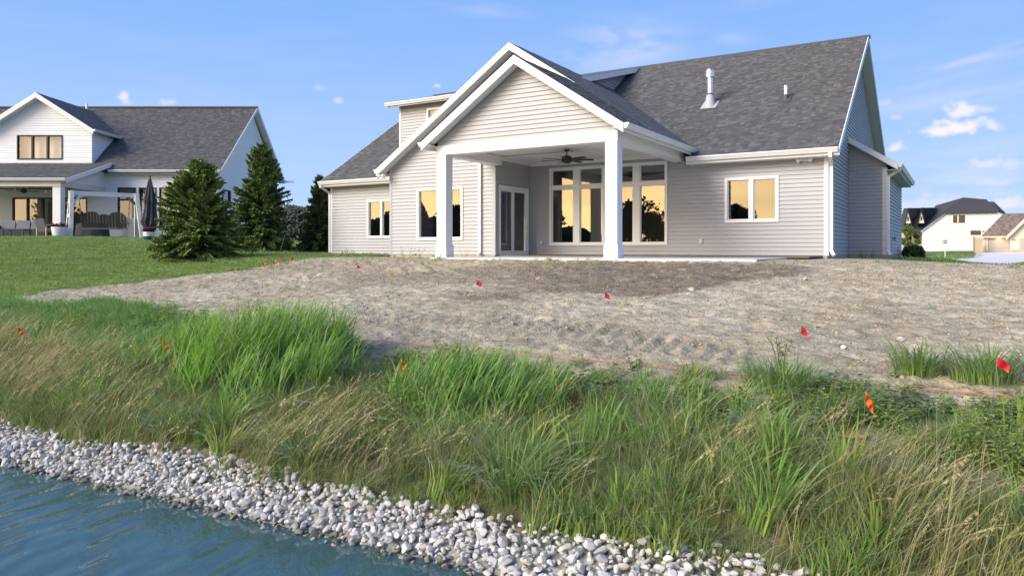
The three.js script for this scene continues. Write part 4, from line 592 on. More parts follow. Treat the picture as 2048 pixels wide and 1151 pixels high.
  gp('corner_post', s => s.box(qx(1967), qx(1972), -0.3, qy(475), 0, 0.15), mat([0.66, 0.60, 0.47], 0.8)); gp('corner_post', s => s.box(qx(1973), qx(1976.5), -0.3, qy(475), 0, 0.1), mat([0.66, 0.60, 0.47], 0.8));
  const sv = rng(9); for (let k = 0; k < 9; k++) for (let j = 0; j < 5; j++) { const a = qx(2021.5) + j * 0.205 + (k % 2) * 0.06, y = qy(514) + k * 0.105; mesh('stone', soup(s => s.box(a, a + 0.19, y, y + 0.095, 0.8, 0.84 + sv() * 0.04)), mat([0.34 + sv() * 0.2, 0.31 + sv() * 0.16, 0.25 + sv() * 0.12], 0.9), g); }
  const lampM = new THREE.MeshStandardMaterial({ color: lin(0.8, 0.7, 0.5), emissive: lin(1, 0.72, 0.32), emissiveIntensity: 2.2, roughness: 0.6 });
  const lamp = (x, y, z) => { const l = gp('wall_lamp', s => { s.box(qx(x) - 0.16, qx(x) + 0.16, qy(y) + 0.12, qy(y) + 0.24, z + 0.02, z + 0.3); }, M.black); mesh('lamp_bulb', soup(s => s.tube([[qx(x), qy(y) - 0.02, z + 0.16], [qx(x), qy(y) + 0.12, z + 0.16]], [0.05, 0.07], 8)), lampM, l); const p = new THREE.PointLight(0xffc87a, 1.0, 8, 2); p.position.set(qx(x), qy(y) - 0.1, z + 0.24); p.castShadow = true; l.add(p); };
  lamp(2028, 484, 0.8); lamp(1999, 477, 0.1);
  // side fence panel
  const fp = thing('fence_panel', 'tan vinyl privacy fence panel with brown end post beside the garage', 'fence', [...(() => { const [a, b] = RF(r2(1957), G); return [a, base(a, -b), b]; })()], TURN - 0.588);
  for (let k = 0; k < 6; k++) mesh('fence_board', soup(s => s.box(-0.27 + k * 0.125, -0.15 + k * 0.125, 0, 1.72, 0, 0.04)), mat([0.42, 0.32, 0.2], 0.8), fp); mesh('post', soup(s => { s.box(-0.47, -0.28, -0.1, 1.8, -0.02, 0.06); s.box(-0.5, -0.25, 1.8, 1.86, -0.04, 0.08); }), mat([0.26, 0.19, 0.12], 0.8), fp);
  // marker post
  const [mx, mz] = RF((1891 - 1024) / 1468 * 46, 46), my = base(mx, -mz), mk = thing('marker_post', 'slim white post with small black and white marker box by the driveway', 'post', [mx, my, mz], TURN);
  mesh('post', soup(s => s.box(-0.02, 0.02, -0.1, 1.0, -0.02, 0.02)), M.pvc, mk); mesh('marker_box', soup(s => s.box(-0.09, 0.09, 1.0, 1.22, -0.06, 0.06)), M.pvc, mk); for (const y of [1.02, 1.15]) mesh('marker_band', soup(s => s.box(-0.1, 0.1, y, y + 0.05, -0.07, 0.07)), M.black, mk);
  // driveway
  const pts = [[20.6, 31], [21.6, 31.5], [27, 39], [34, 47], [60, 60], [62, 83.6], [53, 83.6], [41.5, 66], [31, 52], [24.5, 41]].map(([a, b]) => { const [x, z] = RF(a, b); return [x, z]; });
  const dg = new Soup(), ctr = pts.reduce((s, p) => [s[0] + p[0] / pts.length, s[1] + p[1] / pts.length], [0, 0]), N = 14;
  const q = (i, t) => { const k = Math.floor(i) % pts.length, l = (k + 1) % pts.length, f = i - Math.floor(i), x = lerp(pts[k][0], pts[l][0], f), z = lerp(pts[k][1], pts[l][1], f), X = lerp(ctr[0], x, t), Z = lerp(ctr[1], z, t); return [X, base(X, -Z) + 0.035, Z]; };
  for (let i = 0; i < pts.length * 4; i++) for (let j = 0; j < N; j++) { const a = q(i / 4, j / N), b = q((i + 1) / 4, j / N), c = q((i + 1) / 4, (j + 1) / N), d = q(i / 4, (j + 1) / N); const up = (b[0] - a[0]) * (d[2] - a[2]) - (b[2] - a[2]) * (d[0] - a[0]); if (j === 0) { const e = (c[0] - a[0]) * (d[2] - a[2]) - (c[2] - a[2]) * (d[0] - a[0]); e > 0 ? dg.tri(a, d, c) : dg.tri(a, c, d); } else up > 0 ? dg.quad(a, d, c, b) : dg.quad(a, b, c, d); }
  tag(mesh('driveway', dg.geo(), mat([0.66, 0.65, 0.63], 0.85)), null, null, null, 'structure');
}
// ---------------------------------------------------------------- pin flags and the cable
{
  const wireM = mat([0.35, 0.35, 0.36], 0.4, { metalness: 0.8 }), red = phys([0.78, 0.012, 0.02], 0.45, { transmission: 0.25, thickness: 0 }), orange = phys([0.95, 0.17, 0.012], 0.45, { transmission: 0.25, thickness: 0 }), ink = mat([0.85, 0.75, 0.75], 0.6);
  const flag = (name, label, group, x, v, top, m, kind, turn, lean) => {
    const y = ground(x, v), H = top - y, o = thing(name, label, 'pin flag', [x, y, -v], turn, group), lx = lean * H, P = t => [lx * t, H * t, 0];
    mesh('stake', soup(s => s.tube([[0, -0.12, 0], [0, 0, 0], P(0.5), P(1)], 0.0022, 5)), wireM, o);
    const s = new Soup(), n = 7, k = 6, hh = kind === 2 ? 0.082 : 0.072, len = kind === 2 ? 0.13 : 0.108, grid = [];
    for (let i = 0; i <= n; i++) for (let j = 0; j <= k; j++) { const a = i / n, b = j / k, drop = kind === 2 ? a * 0.09 : a * a * 0.03 + a * 0.028, fx = len * a * (kind === 2 ? 0.46 : kind === 1 ? 0.62 : 0.82); grid.push([P(1)[0] + fx + lean * -hh * b + 0.006 * Math.sin(b * 5) * a, H - hh * b * (1 - 0.12 * a) - drop, 0.018 * Math.sin(a * 5 + b * 1.5 + turn) * a + (kind === 2 ? 0.012 * Math.sin(a * 9 + b * 4) : 0)]); }
    for (let i = 0; i < n; i++) for (let j = 0; j < k; j++) { const g = (a, b) => grid[a * (k + 1) + b]; s.slab([g(i, j), g(i, j + 1), g(i + 1, j + 1), g(i + 1, j)], [0, 0, -0.0012]); }
    const cloth = mesh('flag', s.geo(), m, o);
    if (kind === 1 || kind === 0) mesh('print', soup(q => { for (const [i, j] of [[2, 1], [3, 1], [3, 2], [4, 2], [4, 3], [3, 4], [4, 4]]) { const a = grid[i * (k + 1) + j], b = grid[i * (k + 1) + j + 1], c = grid[(i + 1) * (k + 1) + j + 1]; q.slab([[a[0], a[1], a[2] + 0.0015], [b[0], b[1] + 0.003, b[2] + 0.0015], [(b[0] + c[0]) / 2, (b[1] + c[1]) / 2 + 0.003, (b[2] + c[2]) / 2 + 0.0015]], [0, 0, 0.0008]); } }), ink, cloth);
  };
  const T = TURN, gr = 'red pin flags in the bare soil', go = 'orange pin flags along the grassy bank', gs = 'small flags at the lawn edge';
  flag('red_flag', 'red pin flag standing among coarse grass clump at the soil edge', gr, 7.165, -9.0, -0.66, red, 3, T - 0.2, 0.10);
  flag('red_flag', 'red pin flag above a tall seeding weed beside the orange cable', gr, 5.56, -8.25, -0.565, red, 1, T + 0.1, 0.12);
  flag('red_flag', 'red pin flag on bare soil below the dark topsoil patch', gr, 2.8, -6.8, -0.375, red, 1, T + 0.25, 0.05);
  flag('red_flag', 'red pin flag on bare soil in front of the right porch column', gr, 0.12, -6.0, -0.305, red, 0, T + 0.2, 0.12);
  flag('red_flag', 'red pin flag on bare soil in front of the left porch column', gr, -4.1, -4.3, -0.115, red, 1, T + 0.1, 0.06);
  flag('orange_flag', 'orange pin flag in the grassy bank beside the tall leafy thistle', go, -4.05, -10.95, -0.84, orange, 2, T + 0.3, 0.02);
  flag('orange_flag', 'orange pin flag at the left edge of the tallest reed clump', go, -1.05, -10.75, -0.85, orange, 2, T + 0.1, -0.03);
  flag('orange_flag', 'orange pin flag between the two tall reed clumps', go, 2.2, -10.35, -0.885, orange, 2, T, 0.02);
  flag('orange_flag', 'orange pin flag with black print in short grass near the big broadleaf weed', go, 6.33, -10.0, -0.85, orange, 2, T - 0.1, 0.04);
  flag('small_flag', 'faded orange flag at the lawn edge, farthest from the grey house', gs, -8.0, -3.45, -0.055, orange, 2, T, 0.02);
  flag('small_flag', 'orange-red flag at the lawn edge beside the faded orange one', gs, -7.45, -3.6, -0.05, orange, 0, T, 0.05);
  flag('small_flag', 'pale pink-red flag standing in the lawn behind the orange ones', gs, -8.6, -2.45, 0.045, phys([0.75, 0.14, 0.12], 0.5, { transmission: 0.25, thickness: 0 }), 0, T + 0.6, 0.1);
  flag('small_flag', 'dark red flag at the lawn edge nearest the house corner', gs, -8.0, -2.6, 0.02, red, 3, T + 0.3, 0.0);
  const pts = []; for (let x = -0.25; x <= 9.2; x += 0.12) { const v = -8.93 + 0.025 * Math.sin(x * 0.9); pts.push([x, Math.max(base(x, v) + 0.03, ground(x, v) + 0.012) + 0.004 * Math.sin(x * 2.3), -v]); }
  tag(mesh('orange_cable', soup(s => s.tube(pts, 0.0046, 7)), mat([0.56, 0.115, 0.07], 0.6)), 'thin orange-red cable lying along the foot of the bare soil', 'cable');
  for (const [x, v, l] of [[5.75, -10.0, 'faded orange paint mark in the short grass'], [6.2, -9.98, 'paler orange paint mark beside the black-printed orange flag']]) { const p = []; const R = rng(x * 100); for (let i = 0; i < 12; i++) { const t = i / 12 * 6.28, d = 0.06 + 0.05 * R(); p.push([x + Math.cos(t) * d * 1.5, ground(x, v) + 0.012, -v + Math.sin(t) * d]); } void p; tag(mesh('paint_mark', soup(s => { for (let i = 1; i < 11; i++) s.slab([p[0], p[i], p[i + 1]], [0, 0.012, 0]); }), mat([0.50, 0.25, 0.11], 0.95)), l, 'paint mark'); }
}
// ---------------------------------------------------------------- trees
const leafM = (o = {}) => phys([1, 1, 1], 1.0, { vertexColors: true, transmission: 0.25, thickness: 0, side: THREE.DoubleSide, ...o });
const needleM = leafM({ transmission: 0.12 }), bladeM = leafM({ transmission: 0.45 }), bark = mat([0.10, 0.08, 0.06], 0.95);
function spruce(label, p, H, R, seed, tint, open) {
  const o = thing('spruce_tree', label, 'spruce', p), r = rng(seed), s = new Soup(true), tr = new Soup();
  tr.tube([[0, -0.1, 0], [0, H * 0.3, 0], [0.02, H * 0.7, 0.01], [0, H, 0]], [0.055 * H / 3, 0.045 * H / 3, 0.025, 0.006], 8);
  const brush = (a, d, len, w, col) => { const e = d.clone().normalize(), q = Math.abs(e.y) > 0.8 ? V(1, 0, 0) : V(0, 1, 0), n1 = V(0, 0, 0).crossVectors(e, q).normalize(), n2 = V(0, 0, 0).crossVectors(e, n1); for (let k = 0; k < 4; k++) { const t = k * 0.785 + r(), n = n1.clone().multiplyScalar(Math.cos(t)).addScaledVector(n2, Math.sin(t)), m = a.clone().addScaledVector(e, len * 0.55), b = a.clone().addScaledVector(e, len), x = m.clone().addScaledVector(n, w), y = m.clone().addScaledVector(n, -w); s.quad(a.toArray(), x.toArray(), b.toArray(), y.toArray(), col); } };
  const col = () => { const k = 0.7 + r() * 0.6; return r() < 0.22 ? [tint[0] * 1.7 * k, tint[1] * 1.45 * k, tint[2] * 1.3 * k] : [tint[0] * k, tint[1] * k, tint[2] * k]; };
  const lop = Array.from({ length: 11 }, () => 0.62 + r() * 0.62);
  for (let y = H * 0.05; y < H * 0.985; y += 0.054 + 0.026 * r()) {
    const f = y / H, n = f > 0.9 ? 4 : 9 + Math.floor(r() * 4);
    for (let k = 0; k < n; k++) {
      const t = r() * 6.2832, L = Math.max(0.05, R * Math.pow(1 - f, 0.72) * (0.82 + 0.18 * sm(0, 0.12, f)) * (0.62 + 0.5 * r()) * lerp(lop[Math.floor((t / 6.2832 * 4 + f * 6) % 11)], 1, 0.25)), c = Math.cos(t), q = Math.sin(t), rise = 0.5 * f + 0.10, droop = (0.40 - 0.55 * f) * L * (0.6 + 0.8 * r());
      if (r() < open * (0.4 + 0.6 * Math.abs(Math.sin(f * 21)))) continue;
      const at = u => V(c * L * u, y + rise * L * u - droop * u * u + 0.10 * L * u * u * u, q * L * u), pts = [0, 0.33, 0.66, 1].map(u => at(u).toArray());
      tr.tube(pts, [0.011, 0.008, 0.005, 0.002], 3);
      const step = Math.max(0.040, L * 0.045);
      for (let u = 0.18 + 0.1 * r(); u <= 1; u += step / L * (0.8 + 0.5 * r())) {
        const a = at(u), side = (0.10 + 0.17 * (1 - u) * Math.min(1, L)) * (0.6 + 0.7 * r());
        for (const w of [-1, 1]) { const d = V(c * 0.75 - q * w * 0.8, 0.10 - 0.5 * r() * (1 - f) + 0.25 * f, q * 0.75 + c * w * 0.8); brush(a, d, side * (0.8 + 0.5 * r()), 0.034 + 0.014 * r(), col()); }
        if (r() < 0.45) brush(a, V(c * 0.4 + (r() - 0.5) * 0.6, -0.8, q * 0.4 + (r() - 0.5) * 0.6), 0.09 + 0.08 * r(), 0.022, col());
      }
      brush(at(0.93), V(c, 0.3 + 0.5 * f, q), 0.12 + 0.05 * r(), 0.014, col());
    }
  }
  brush(V(0, H * 0.94, 0), V(0, 1, 0), H * 0.06 + 0.08, 0.016, col());
  mesh('trunk', tr.geo(), bark, o); mesh('crown', s.geo(), needleM, o); return o;
}
const onGround = (x, v, dy = 0) => [x, ground(x, v) + dy, -v];
spruce('broad olive-green spruce with branches down to the lawn', onGround(-13.48, -1.39), 3.1, 1.62, 11, [0.185, 0.265, 0.062], 0.0);
spruce('tall narrow-topped spruce with open lower branches beside the white house gable', onGround(-16.17, 3.27), 4.15, 1.52, 12, [0.155, 0.235, 0.062], 0.08);
spruce('small dark spruce close against the grey house corner', onGround(-15.2, 5.45), 3.15, 1.25, 13, [0.105, 0.165, 0.05], 0.04);
for (const [x, v, a, b] of [[-16.1, 3.1, 1.25, 0.75], [-15.1, 5.2, 1.0, 0.7], [-13.2, -1.3, 1.15, 0.8]]) { const s = new Soup(), n = 26, R = rng(x * 37 | 0), ring = f => Array.from({ length: n }, (_, i) => { const t = i / n * 6.2832, w = f * (0.9 + 0.15 * hash2(i, Math.round(f * 9), 3)), X = x + Math.cos(t) * a * w, Q = v + Math.sin(t) * b * w; return [X, base(X, Q) + 0.045 * (1 - f) + 0.012 + 0.02 * R(), -Q]; }), c = [x, base(x, v) + 0.07, -v], r1 = ring(0.5), r2 = ring(1), r3 = ring(1.08).map(p => [p[0], p[1] - 0.08, p[2]]); for (let i = 0; i < n; i++) { const j = (i + 1) % n; s.tri(c, r1[i], r1[j]); s.quad(r1[i], r2[i], r2[j], r1[j]); s.quad(r2[i], r3[i], r3[j], r2[j]); } tag(mesh('mulch_bed', s.geo(), mat([0.035, 0.026, 0.020], 0.95)), null, null, null, 'structure'); }
{ const p = onGround(-14.75, 2.9), o = thing('metal_tripod', 'dark thin-legged metal stand on the lawn between two spruces', 'stand', p, TURN); for (const [a, b, c] of [[-0.42, 0.0, -0.12], [0.08, 0.25, 0.22], [0.55, -0.1, 0.36], [0.0, -0.3, 0.3]]) mesh('leg', soup(s => s.bar([a, -0.05, b], [c, 0.72, 0], 0.022, 0.022)), M.black, o); mesh('cross_bar', soup(s => s.bar([-0.22, 0.5, 0], [0.42, 0.55, 0], 0.02, 0.02, [0, 1, 0])), M.black, o); }
function broadTree(name, label, category, p, H, W, seed, cols, leaf, count, group, shape = 1) {
  const o = thing(name, label, category, p, 0, group), r = rng(seed), s = new Soup(true), tr = new Soup();
  tr.tube([[0, -0.3, 0], [0, H * 0.25, 0], [0.02 * H, H * 0.55, 0], [0, H * 0.85, 0]], [0.028 * H, 0.022 * H, 0.014 * H, 0.004 * H], 8);
  const blobs = []; for (let i = 0; i < 26; i++) { const t = r() * 6.28, f = Math.pow(r(), 0.8), y = H * (0.2 + 0.76 * f), rad = W * 0.5 * Math.pow(1 - f * 0.92, shape) * (0.25 + 0.75 * Math.sqrt(r())); blobs.push([Math.cos(t) * rad, y, Math.sin(t) * rad, W * (0.10 + 0.09 * r())]); tr.tube([[0, Math.max(0.15 * H, y - 0.28 * H), 0], [Math.cos(t) * rad * 0.5, y - 0.08 * H, Math.sin(t) * rad * 0.5], [Math.cos(t) * rad, y, Math.sin(t) * rad]], [0.009 * H, 0.006 * H, 0.002 * H], 4); }
  for (let i = 0; i < count; i++) { const b = blobs[Math.floor(r() * blobs.length)], a = r() * 6.28, z = r() * 2 - 1, q = Math.sqrt(1 - z * z), d = b[3] * (0.55 + 0.55 * r()), c = [b[0] + Math.cos(a) * q * d, b[1] + z * d * 0.85, b[2] + Math.sin(a) * q * d], k = leaf * (0.6 + 0.8 * r()), e = V(r() - 0.5, r() - 0.5, r() - 0.5).normalize().multiplyScalar(k), f = V(r() - 0.5, r() - 0.5, r() - 0.5).cross(e).normalize().multiplyScalar(k * 0.55), m = cols[Math.floor(r() * cols.length)], j = 0.8 + 0.4 * r(), C = V(...c); s.quad(C.clone().sub(e).toArray(), C.clone().add(f).toArray(), C.clone().add(e).toArray(), C.clone().sub(f).toArray(), [m[0] * j, m[1] * j, m[2] * j]); }
  mesh('trunk', tr.geo(), bark, o); mesh('crown', s.geo(), leafM(), o); return o;
}
const GREENS = [[0.035, 0.06, 0.018], [0.05, 0.085, 0.02], [0.03, 0.05, 0.016]];
// trees on the far shore behind the viewer, which the windows mirror
{
  const grp = 'trees on the far shore of the pond'; let k = 0;
  for (const [x, v, H, W, sh, l] of [[-33, -76, 9.2, 11.5, 0.7, 'broad dark tree on the far pond shore, mirrored in the big porch windows'], [-19.5, -81, 7.6, 6.5, 0.5, 'round dark tree on the far pond shore, mirrored in the twin window'], [-25, -86, 5.5, 4, 0.6, 'small dark tree on the far pond shore beside the round one'], [-46, -72, 8.2, 8, 0.6, 'dark tree on the far pond shore, mirrored beside the porch column'], [-56, -68, 8.6, 9, 0.5, 'wide dark tree on the far pond shore, mirrored in the bedroom window'], [-64, -66, 9.5, 9, 0.6, 'tallest dark tree on the far pond shore, mirrored in the bedroom window'], [-76, -62, 8.4, 10, 0.5, 'wide dark tree on the far pond shore, mirrored in the left twin window'], [-88, -58, 9, 10, 0.6, 'dark tree on the far pond shore at the end of its row'], [-8, -88, 6, 6, 0.6, 'low dark tree on the far pond shore at the near end of its row']])
    broadTree('shore_tree', l, 'tree', [x, base(x, v), -v], H * 0.86, W * 0.9, 100 + k++, GREENS, 0.34, 3200, grp, sh);
  const s = new Soup(true), r = rng(5); for (let i = 0; i < 15000; i++) { const x = -100 + r() * 110, v = -66 - (x + 100) * 0.16 - r() * 5, h = 1.6 + 1.6 * vnoise(x * 0.16, 3, 4) + 2.8 * sm(-48, -58, x) + 1.2 * sm(-38, -44, x) + 1.6 * (vnoise(x * 0.5, 7, 4) - 0.5), y = base(x, v) + Math.pow(r(), 0.8) * h, k = 0.35 + 0.3 * r(), m = GREENS[i % 3]; s.quad([x - k, y, -v], [x, y - k * 0.6, -v + k * (r() - 0.5)], [x + k, y, -v], [x, y + k * 0.6, -v + k * (r() - 0.5)], m); }
  tag(mesh('shore_scrub', s.geo(), leafM()), 'low dark scrub along the far pond shore', 'scrub', null, 'stuff');
}
{ // far wood seen between the spruces
  const s = new Soup(true), r = rng(77); for (let i = 0; i < 20000; i++) { const R = -100 + r() * 62, F = 255 + r() * 30, [x, z] = RF(R, F), h = 15.4 + 1.6 * vnoise(R * 0.25, 1, 8) - 1.2 * vnoise(R * 0.9, 5, 9), y = Math.pow(r(), 0.6) * h, k = 0.45 + 0.5 * r(), m = mix3([0.055, 0.075, 0.062], [0.08, 0.10, 0.082], r()); s.quad([x - k, y, z], [x, y - k * 0.6, z + k * r()], [x + k, y, z], [x, y + k * 0.6, z + k * r()], m); }
  tag(mesh('distant_wood', s.geo(), leafM()), 'far grey-green wood seen between the spruces', 'wood', null, 'stuff');
  const [a, b] = RF((1822 - 1024) / 1468 * 58, 58); broadTree('young_tree', 'small bushy green tree behind the lean-to corner of the grey house', 'tree', [a, base(a, -b) - 0.1, b], 2.3, 1.35, 301, [[0.09, 0.14, 0.03], [0.12, 0.17, 0.035], [0.10, 0.155, 0.03]], 0.12, 3000, null, 0.3);
  const [c, d] = RF((1826 - 1024) / 1468 * 27, 27); broadTree('low_shrub', 'dark green low shrub at the lean-to corner of the grey house', 'shrub', [c, base(c, -d) - 0.12, d], 0.62, 0.8, 302, [[0.06, 0.11, 0.022], [0.08, 0.14, 0.03]], 0.06, 1500, null, 0.3);
}
// ---------------------------------------------------------------- shore stones
const WIND = V(CS, 0, -SN);
const inView = (x, z, m = 1.1) => { const dx = x - 6.93, dz = z - 15.992, R = dx * CS - dz * SN, F = -dx * SN - dz * CS; return F > 1 && Math.abs(R) < F * 0.72 + m; };
const ahead = (x, z) => -(x - 6.93) * SN - (z - 15.992) * CS;
function stoneGeo(seed, detail = 2) {
  const r = rng(seed), g = new THREE.IcosahedronGeometry(1, detail), p = g.attributes.position, planes = Array.from({ length: 12 }, () => [V(r() - 0.5, r() - 0.5, r() - 0.5).normalize(), 0.42 + 0.3 * r()]);
  const seen = new Map(), v = V(0, 0, 0), pos = [], idx = [];
  for (let i = 0; i < p.count; i++) { v.fromBufferAttribute(p, i).normalize(); const k = v.toArray().map(a => a.toFixed(4)).join(); let at = seen.get(k); if (at === undefined) { let d = 1; for (const [n, c] of planes) { const q = v.dot(n); if (q > 0.05) d = Math.min(d, c / q); } d *= 0.97 + 0.05 * r(); at = pos.length / 3; seen.set(k, at); pos.push(v.x * d, v.y * d * 0.72, v.z * d * 0.84); } idx.push(at); }
  const o = new THREE.BufferGeometry(); o.setAttribute('position', new THREE.Float32BufferAttribute(pos, 3)); o.setIndex(idx); return toCreasedNormals(o, 0.42);
}
const stoneTex = grain(256, (x, y) => { const k = 0.86 + 0.28 * (tfbm(x, y, 6, 4, 2) - 0.5); return [k, k, k]; });
{
  const geos = Array.from({ length: 7 }, (_, i) => stoneGeo(500 + i, 2)), r = rng(321), list = [];
  const tones = [[0.50, 0.49, 0.465], [0.43, 0.425, 0.41], [0.56, 0.55, 0.52], [0.36, 0.36, 0.355], [0.46, 0.42, 0.35], [0.52, 0.505, 0.47]], wet = [[0.17, 0.16, 0.13], [0.22, 0.21, 0.18], [0.13, 0.13, 0.10], [0.26, 0.25, 0.22]];
  const top = u => -11.86 + 0.075 * (clamp(u, -14, 12) - 4) + 0.10 * (fbm(u * 1.4, 3, 3, 71) - 0.5) * 2;
  for (let layer = 0; layer < 2; layer++) for (let u = -9; u < 9; u += 0.046) for (let k = 0; k < 38; k++) {
    const sh = 0.075 * (clamp(u, -14, 12) - 4), v = -13.4 + sh + k * 0.046 + (r() - 0.5) * 0.042, x = u + (r() - 0.5) * 0.05; if (v > top(x) + 0.07 * (r() - 0.3)) continue;
    if (!inView(x, -v, 0.8)) continue;
    const size = (0.0175 + 0.026 * Math.pow(r(), 2.0)) * (layer ? 1.05 : 1), h = ground(x, v), y = h + (layer ? 0.022 + 0.03 * r() : 0.004) + size * 0.15; if (layer && r() < 0.2) continue;
    const wl = y - WATER, w = wl < 0.022 + 0.05 * (fbm(x * 4, v * 4, 2, 9) - 0.4) ? 1 : 0, c = w ? (wl < -0.04 ? [0.30 + 0.1 * r(), 0.32 + 0.1 * r(), 0.29 + 0.08 * r()] : wet[Math.floor(r() * 4)]) : tones[Math.floor(r() * 6)], j = 0.85 + 0.3 * r();
    list.push({ x, y, z: -v, size, g: Math.floor(r() * 7), c, tone: w ? -1 : tones.indexOf(c), j, e: new THREE.Euler((r() - 0.5) * 0.9, r() * 6.28, (r() - 0.5) * 0.9), sc: [0.85 + 0.45 * r(), 0.8 + 0.35 * r(), 0.85 + 0.3 * r()], rank: size / ahead(x, -v) * (layer && wl > 0.02 && inView(x, -v, -0.15) && ahead(x, -v) > 4.2 ? 1 : 0.01) });
  }
  list.sort((a, b) => b.rank - a.rank);
  const mats = tones.map(c => new THREE.MeshStandardMaterial({ color: lin(...c), roughness: 0.85 })), wm = new THREE.MeshStandardMaterial({ color: lin(0.2, 0.19, 0.16), roughness: 0.5 });
  const big = list.slice(0, 300), rest = list.slice(300);
  for (const s of big) { const o = tag(mesh('shore_stone', geos[s.g], s.tone < 0 ? wm : mats[s.tone]), 'pale angular limestone cobble lying on top of the pond shore', 'stone', 'limestone cobbles along the pond shore'); o.position.set(s.x, s.y, s.z); o.rotation.copy(s.e); o.scale.set(s.size * s.sc[0] * 1.15, s.size * s.sc[1] * 1.15, s.size * s.sc[2] * 1.15); }
  const g = new THREE.Group(); g.name = 'shore_gravel'; scene.add(g); tag(g, 'bank of pale limestone cobbles running along the water edge', 'gravel', null, 'stuff');
  const im0 = new THREE.MeshStandardMaterial({ color: 0xffffff, roughness: 0.8 }), d = new THREE.Object3D();
  for (let k = 0; k < 7; k++) { const l = rest.filter(s => s.g === k), im = new THREE.InstancedMesh(geos[k], im0, l.length); im.name = 'cobbles'; im.castShadow = im.receiveShadow = true; l.forEach((s, i) => { d.position.set(s.x, s.y, s.z); d.rotation.copy(s.e); d.scale.set(s.size * s.sc[0] * 1.1, s.size * s.sc[1] * 1.1, s.size * s.sc[2] * 1.1); d.updateMatrix(); im.setMatrixAt(i, d.matrix); im.setColorAt(i, lin(s.c[0] * s.j, s.c[1] * s.j, s.c[2] * s.j)); }); g.add(im); }
  console.log('stones', list.length);
}
// ---------------------------------------------------------------- clods and pebbles on the bare soil
{
  const r = rng(900), geos = [stoneGeo(601, 1), stoneGeo(602, 1), stoneGeo(603, 1)], g = new THREE.Group(); g.name = 'soil_clods'; scene.add(g); tag(g, 'crumbly clods and pebbles strewn over the bare soil', 'clods', null, 'stuff');
  const m = new THREE.MeshStandardMaterial({ color: 0xffffff, roughness: 0.95 }), d = new THREE.Object3D(), lists = [[], [], []];
  for (let i = 0; i < 64000; i++) {
    const u = -13.5 + r() * 23, v = -9.3 + r() * 10.2, b = bare(u, v); if (r() > b || !inView(u, -v, 0.6) || (u > -5.3 && u < 3.4 && v > -0.4)) continue;
    const dense = 0.22 + 0.78 * sm(0.42, 0.62, fbm(u * 1.1, v * 1.1, 3, 91)) * (0.5 + 0.5 * sm(-8, -2, v)); if (r() > dense) continue;
    const pale = r() < 0.07, s = (pale ? 0.005 + 0.014 * Math.pow(r(), 3) : 0.006 + 0.022 * Math.pow(r(), 4)), k = 0.75 + 0.4 * r(), damp = sm(0, 0.5, 1 - Math.hypot((u - 1.6) / 4.3, (v + 2.8) / 2.5));
    const c = pale ? [0.50 * k, 0.48 * k, 0.44 * k] : mix3([0.34 * k, 0.28 * k, 0.19 * k], [0.19 * k, 0.155 * k, 0.12 * k], damp * 0.7);
    lists[i % 3].push([u, ground(u, v) + s * 0.25, -v, s, r() * 6.28, c]);
  }
  lists.forEach((l, k) => { const im = new THREE.InstancedMesh(geos[k], m, l.length); im.name = 'clods'; im.castShadow = im.receiveShadow = true; l.forEach((q, i) => { d.position.set(q[0], q[1], q[2]); d.rotation.set(q[4] * 0.3, q[4], 0); d.scale.set(q[3] * 1.2, q[3], q[3]); d.updateMatrix(); im.setMatrixAt(i, d.matrix); im.setColorAt(i, lin(...q[5])); }); g.add(im); });
  for (const [x, v, s, c, l] of [[3.05, -6.21, 0.075, [0.36, 0.38, 0.34], 'greenish grey field stone on the bare soil beside the red flag'], [3.18, -4.17, 0.07, [0.50, 0.47, 0.42], 'pale field stone on the dark topsoil patch'], [4.75, -3.0, 0.06, [0.6, 0.57, 0.5], 'flat whitish stone on the dark topsoil near the house corner'], [2.6, -5.6, 0.075, [0.40, 0.32, 0.2], 'brownish field stone on the bare soil near the porch column'], [5.9, -7.6, 0.05, [0.6, 0.57, 0.52], 'small white stone on bare soil near the tall seeding weed'], [6.4, -7.1, 0.055, [0.5, 0.46, 0.42], 'small grey stone on bare soil near the coarse grass clump']]) { const o = tag(mesh('field_stone', stoneGeo(700 + x * 10 | 0, 2), mat(c, 0.9)), l, 'stone'); o.position.set(x, ground(x, v) + s * 0.3, -v); o.scale.setScalar(s); o.rotation.y = x * 3; }
}
// ---------------------------------------------------------------- grasses
function blade(s, x, z, h, w, t, bend, col, segs = 3, y0 = -0.02) {
  const c = Math.cos(t), q = Math.sin(t), px = -q * w / 2, pz = c * w / 2, at = u => [x + c * bend * h * u * u, y0 + h * (u - 0.30 * Math.min(1.4, bend) * u * u * u), z + q * bend * h * u * u];
  let a = at(0), wa = 1; for (let i = 1; i <= segs; i++) { const u = i / segs, b = at(u), wb = i === segs ? 0 : 1 - 0.75 * u * u; const L = [a[0] - px * wa, a[1], a[2] - pz * wa], Rr = [a[0] + px * wa, a[1], a[2] + pz * wa]; if (wb) s.quad(L, Rr, [b[0] + px * wb, b[1], b[2] + pz * wb], [b[0] - px * wb, b[1], b[2] - pz * wb], col); else s.tri(L, Rr, b, col); a = b; wa = wb; }
}
const pickC = (r, cols) => { const c = cols[Math.floor(r() * cols.length)], k = 0.8 + 0.4 * r(); return [c[0] * k, c[1] * k, c[2] * k]; };
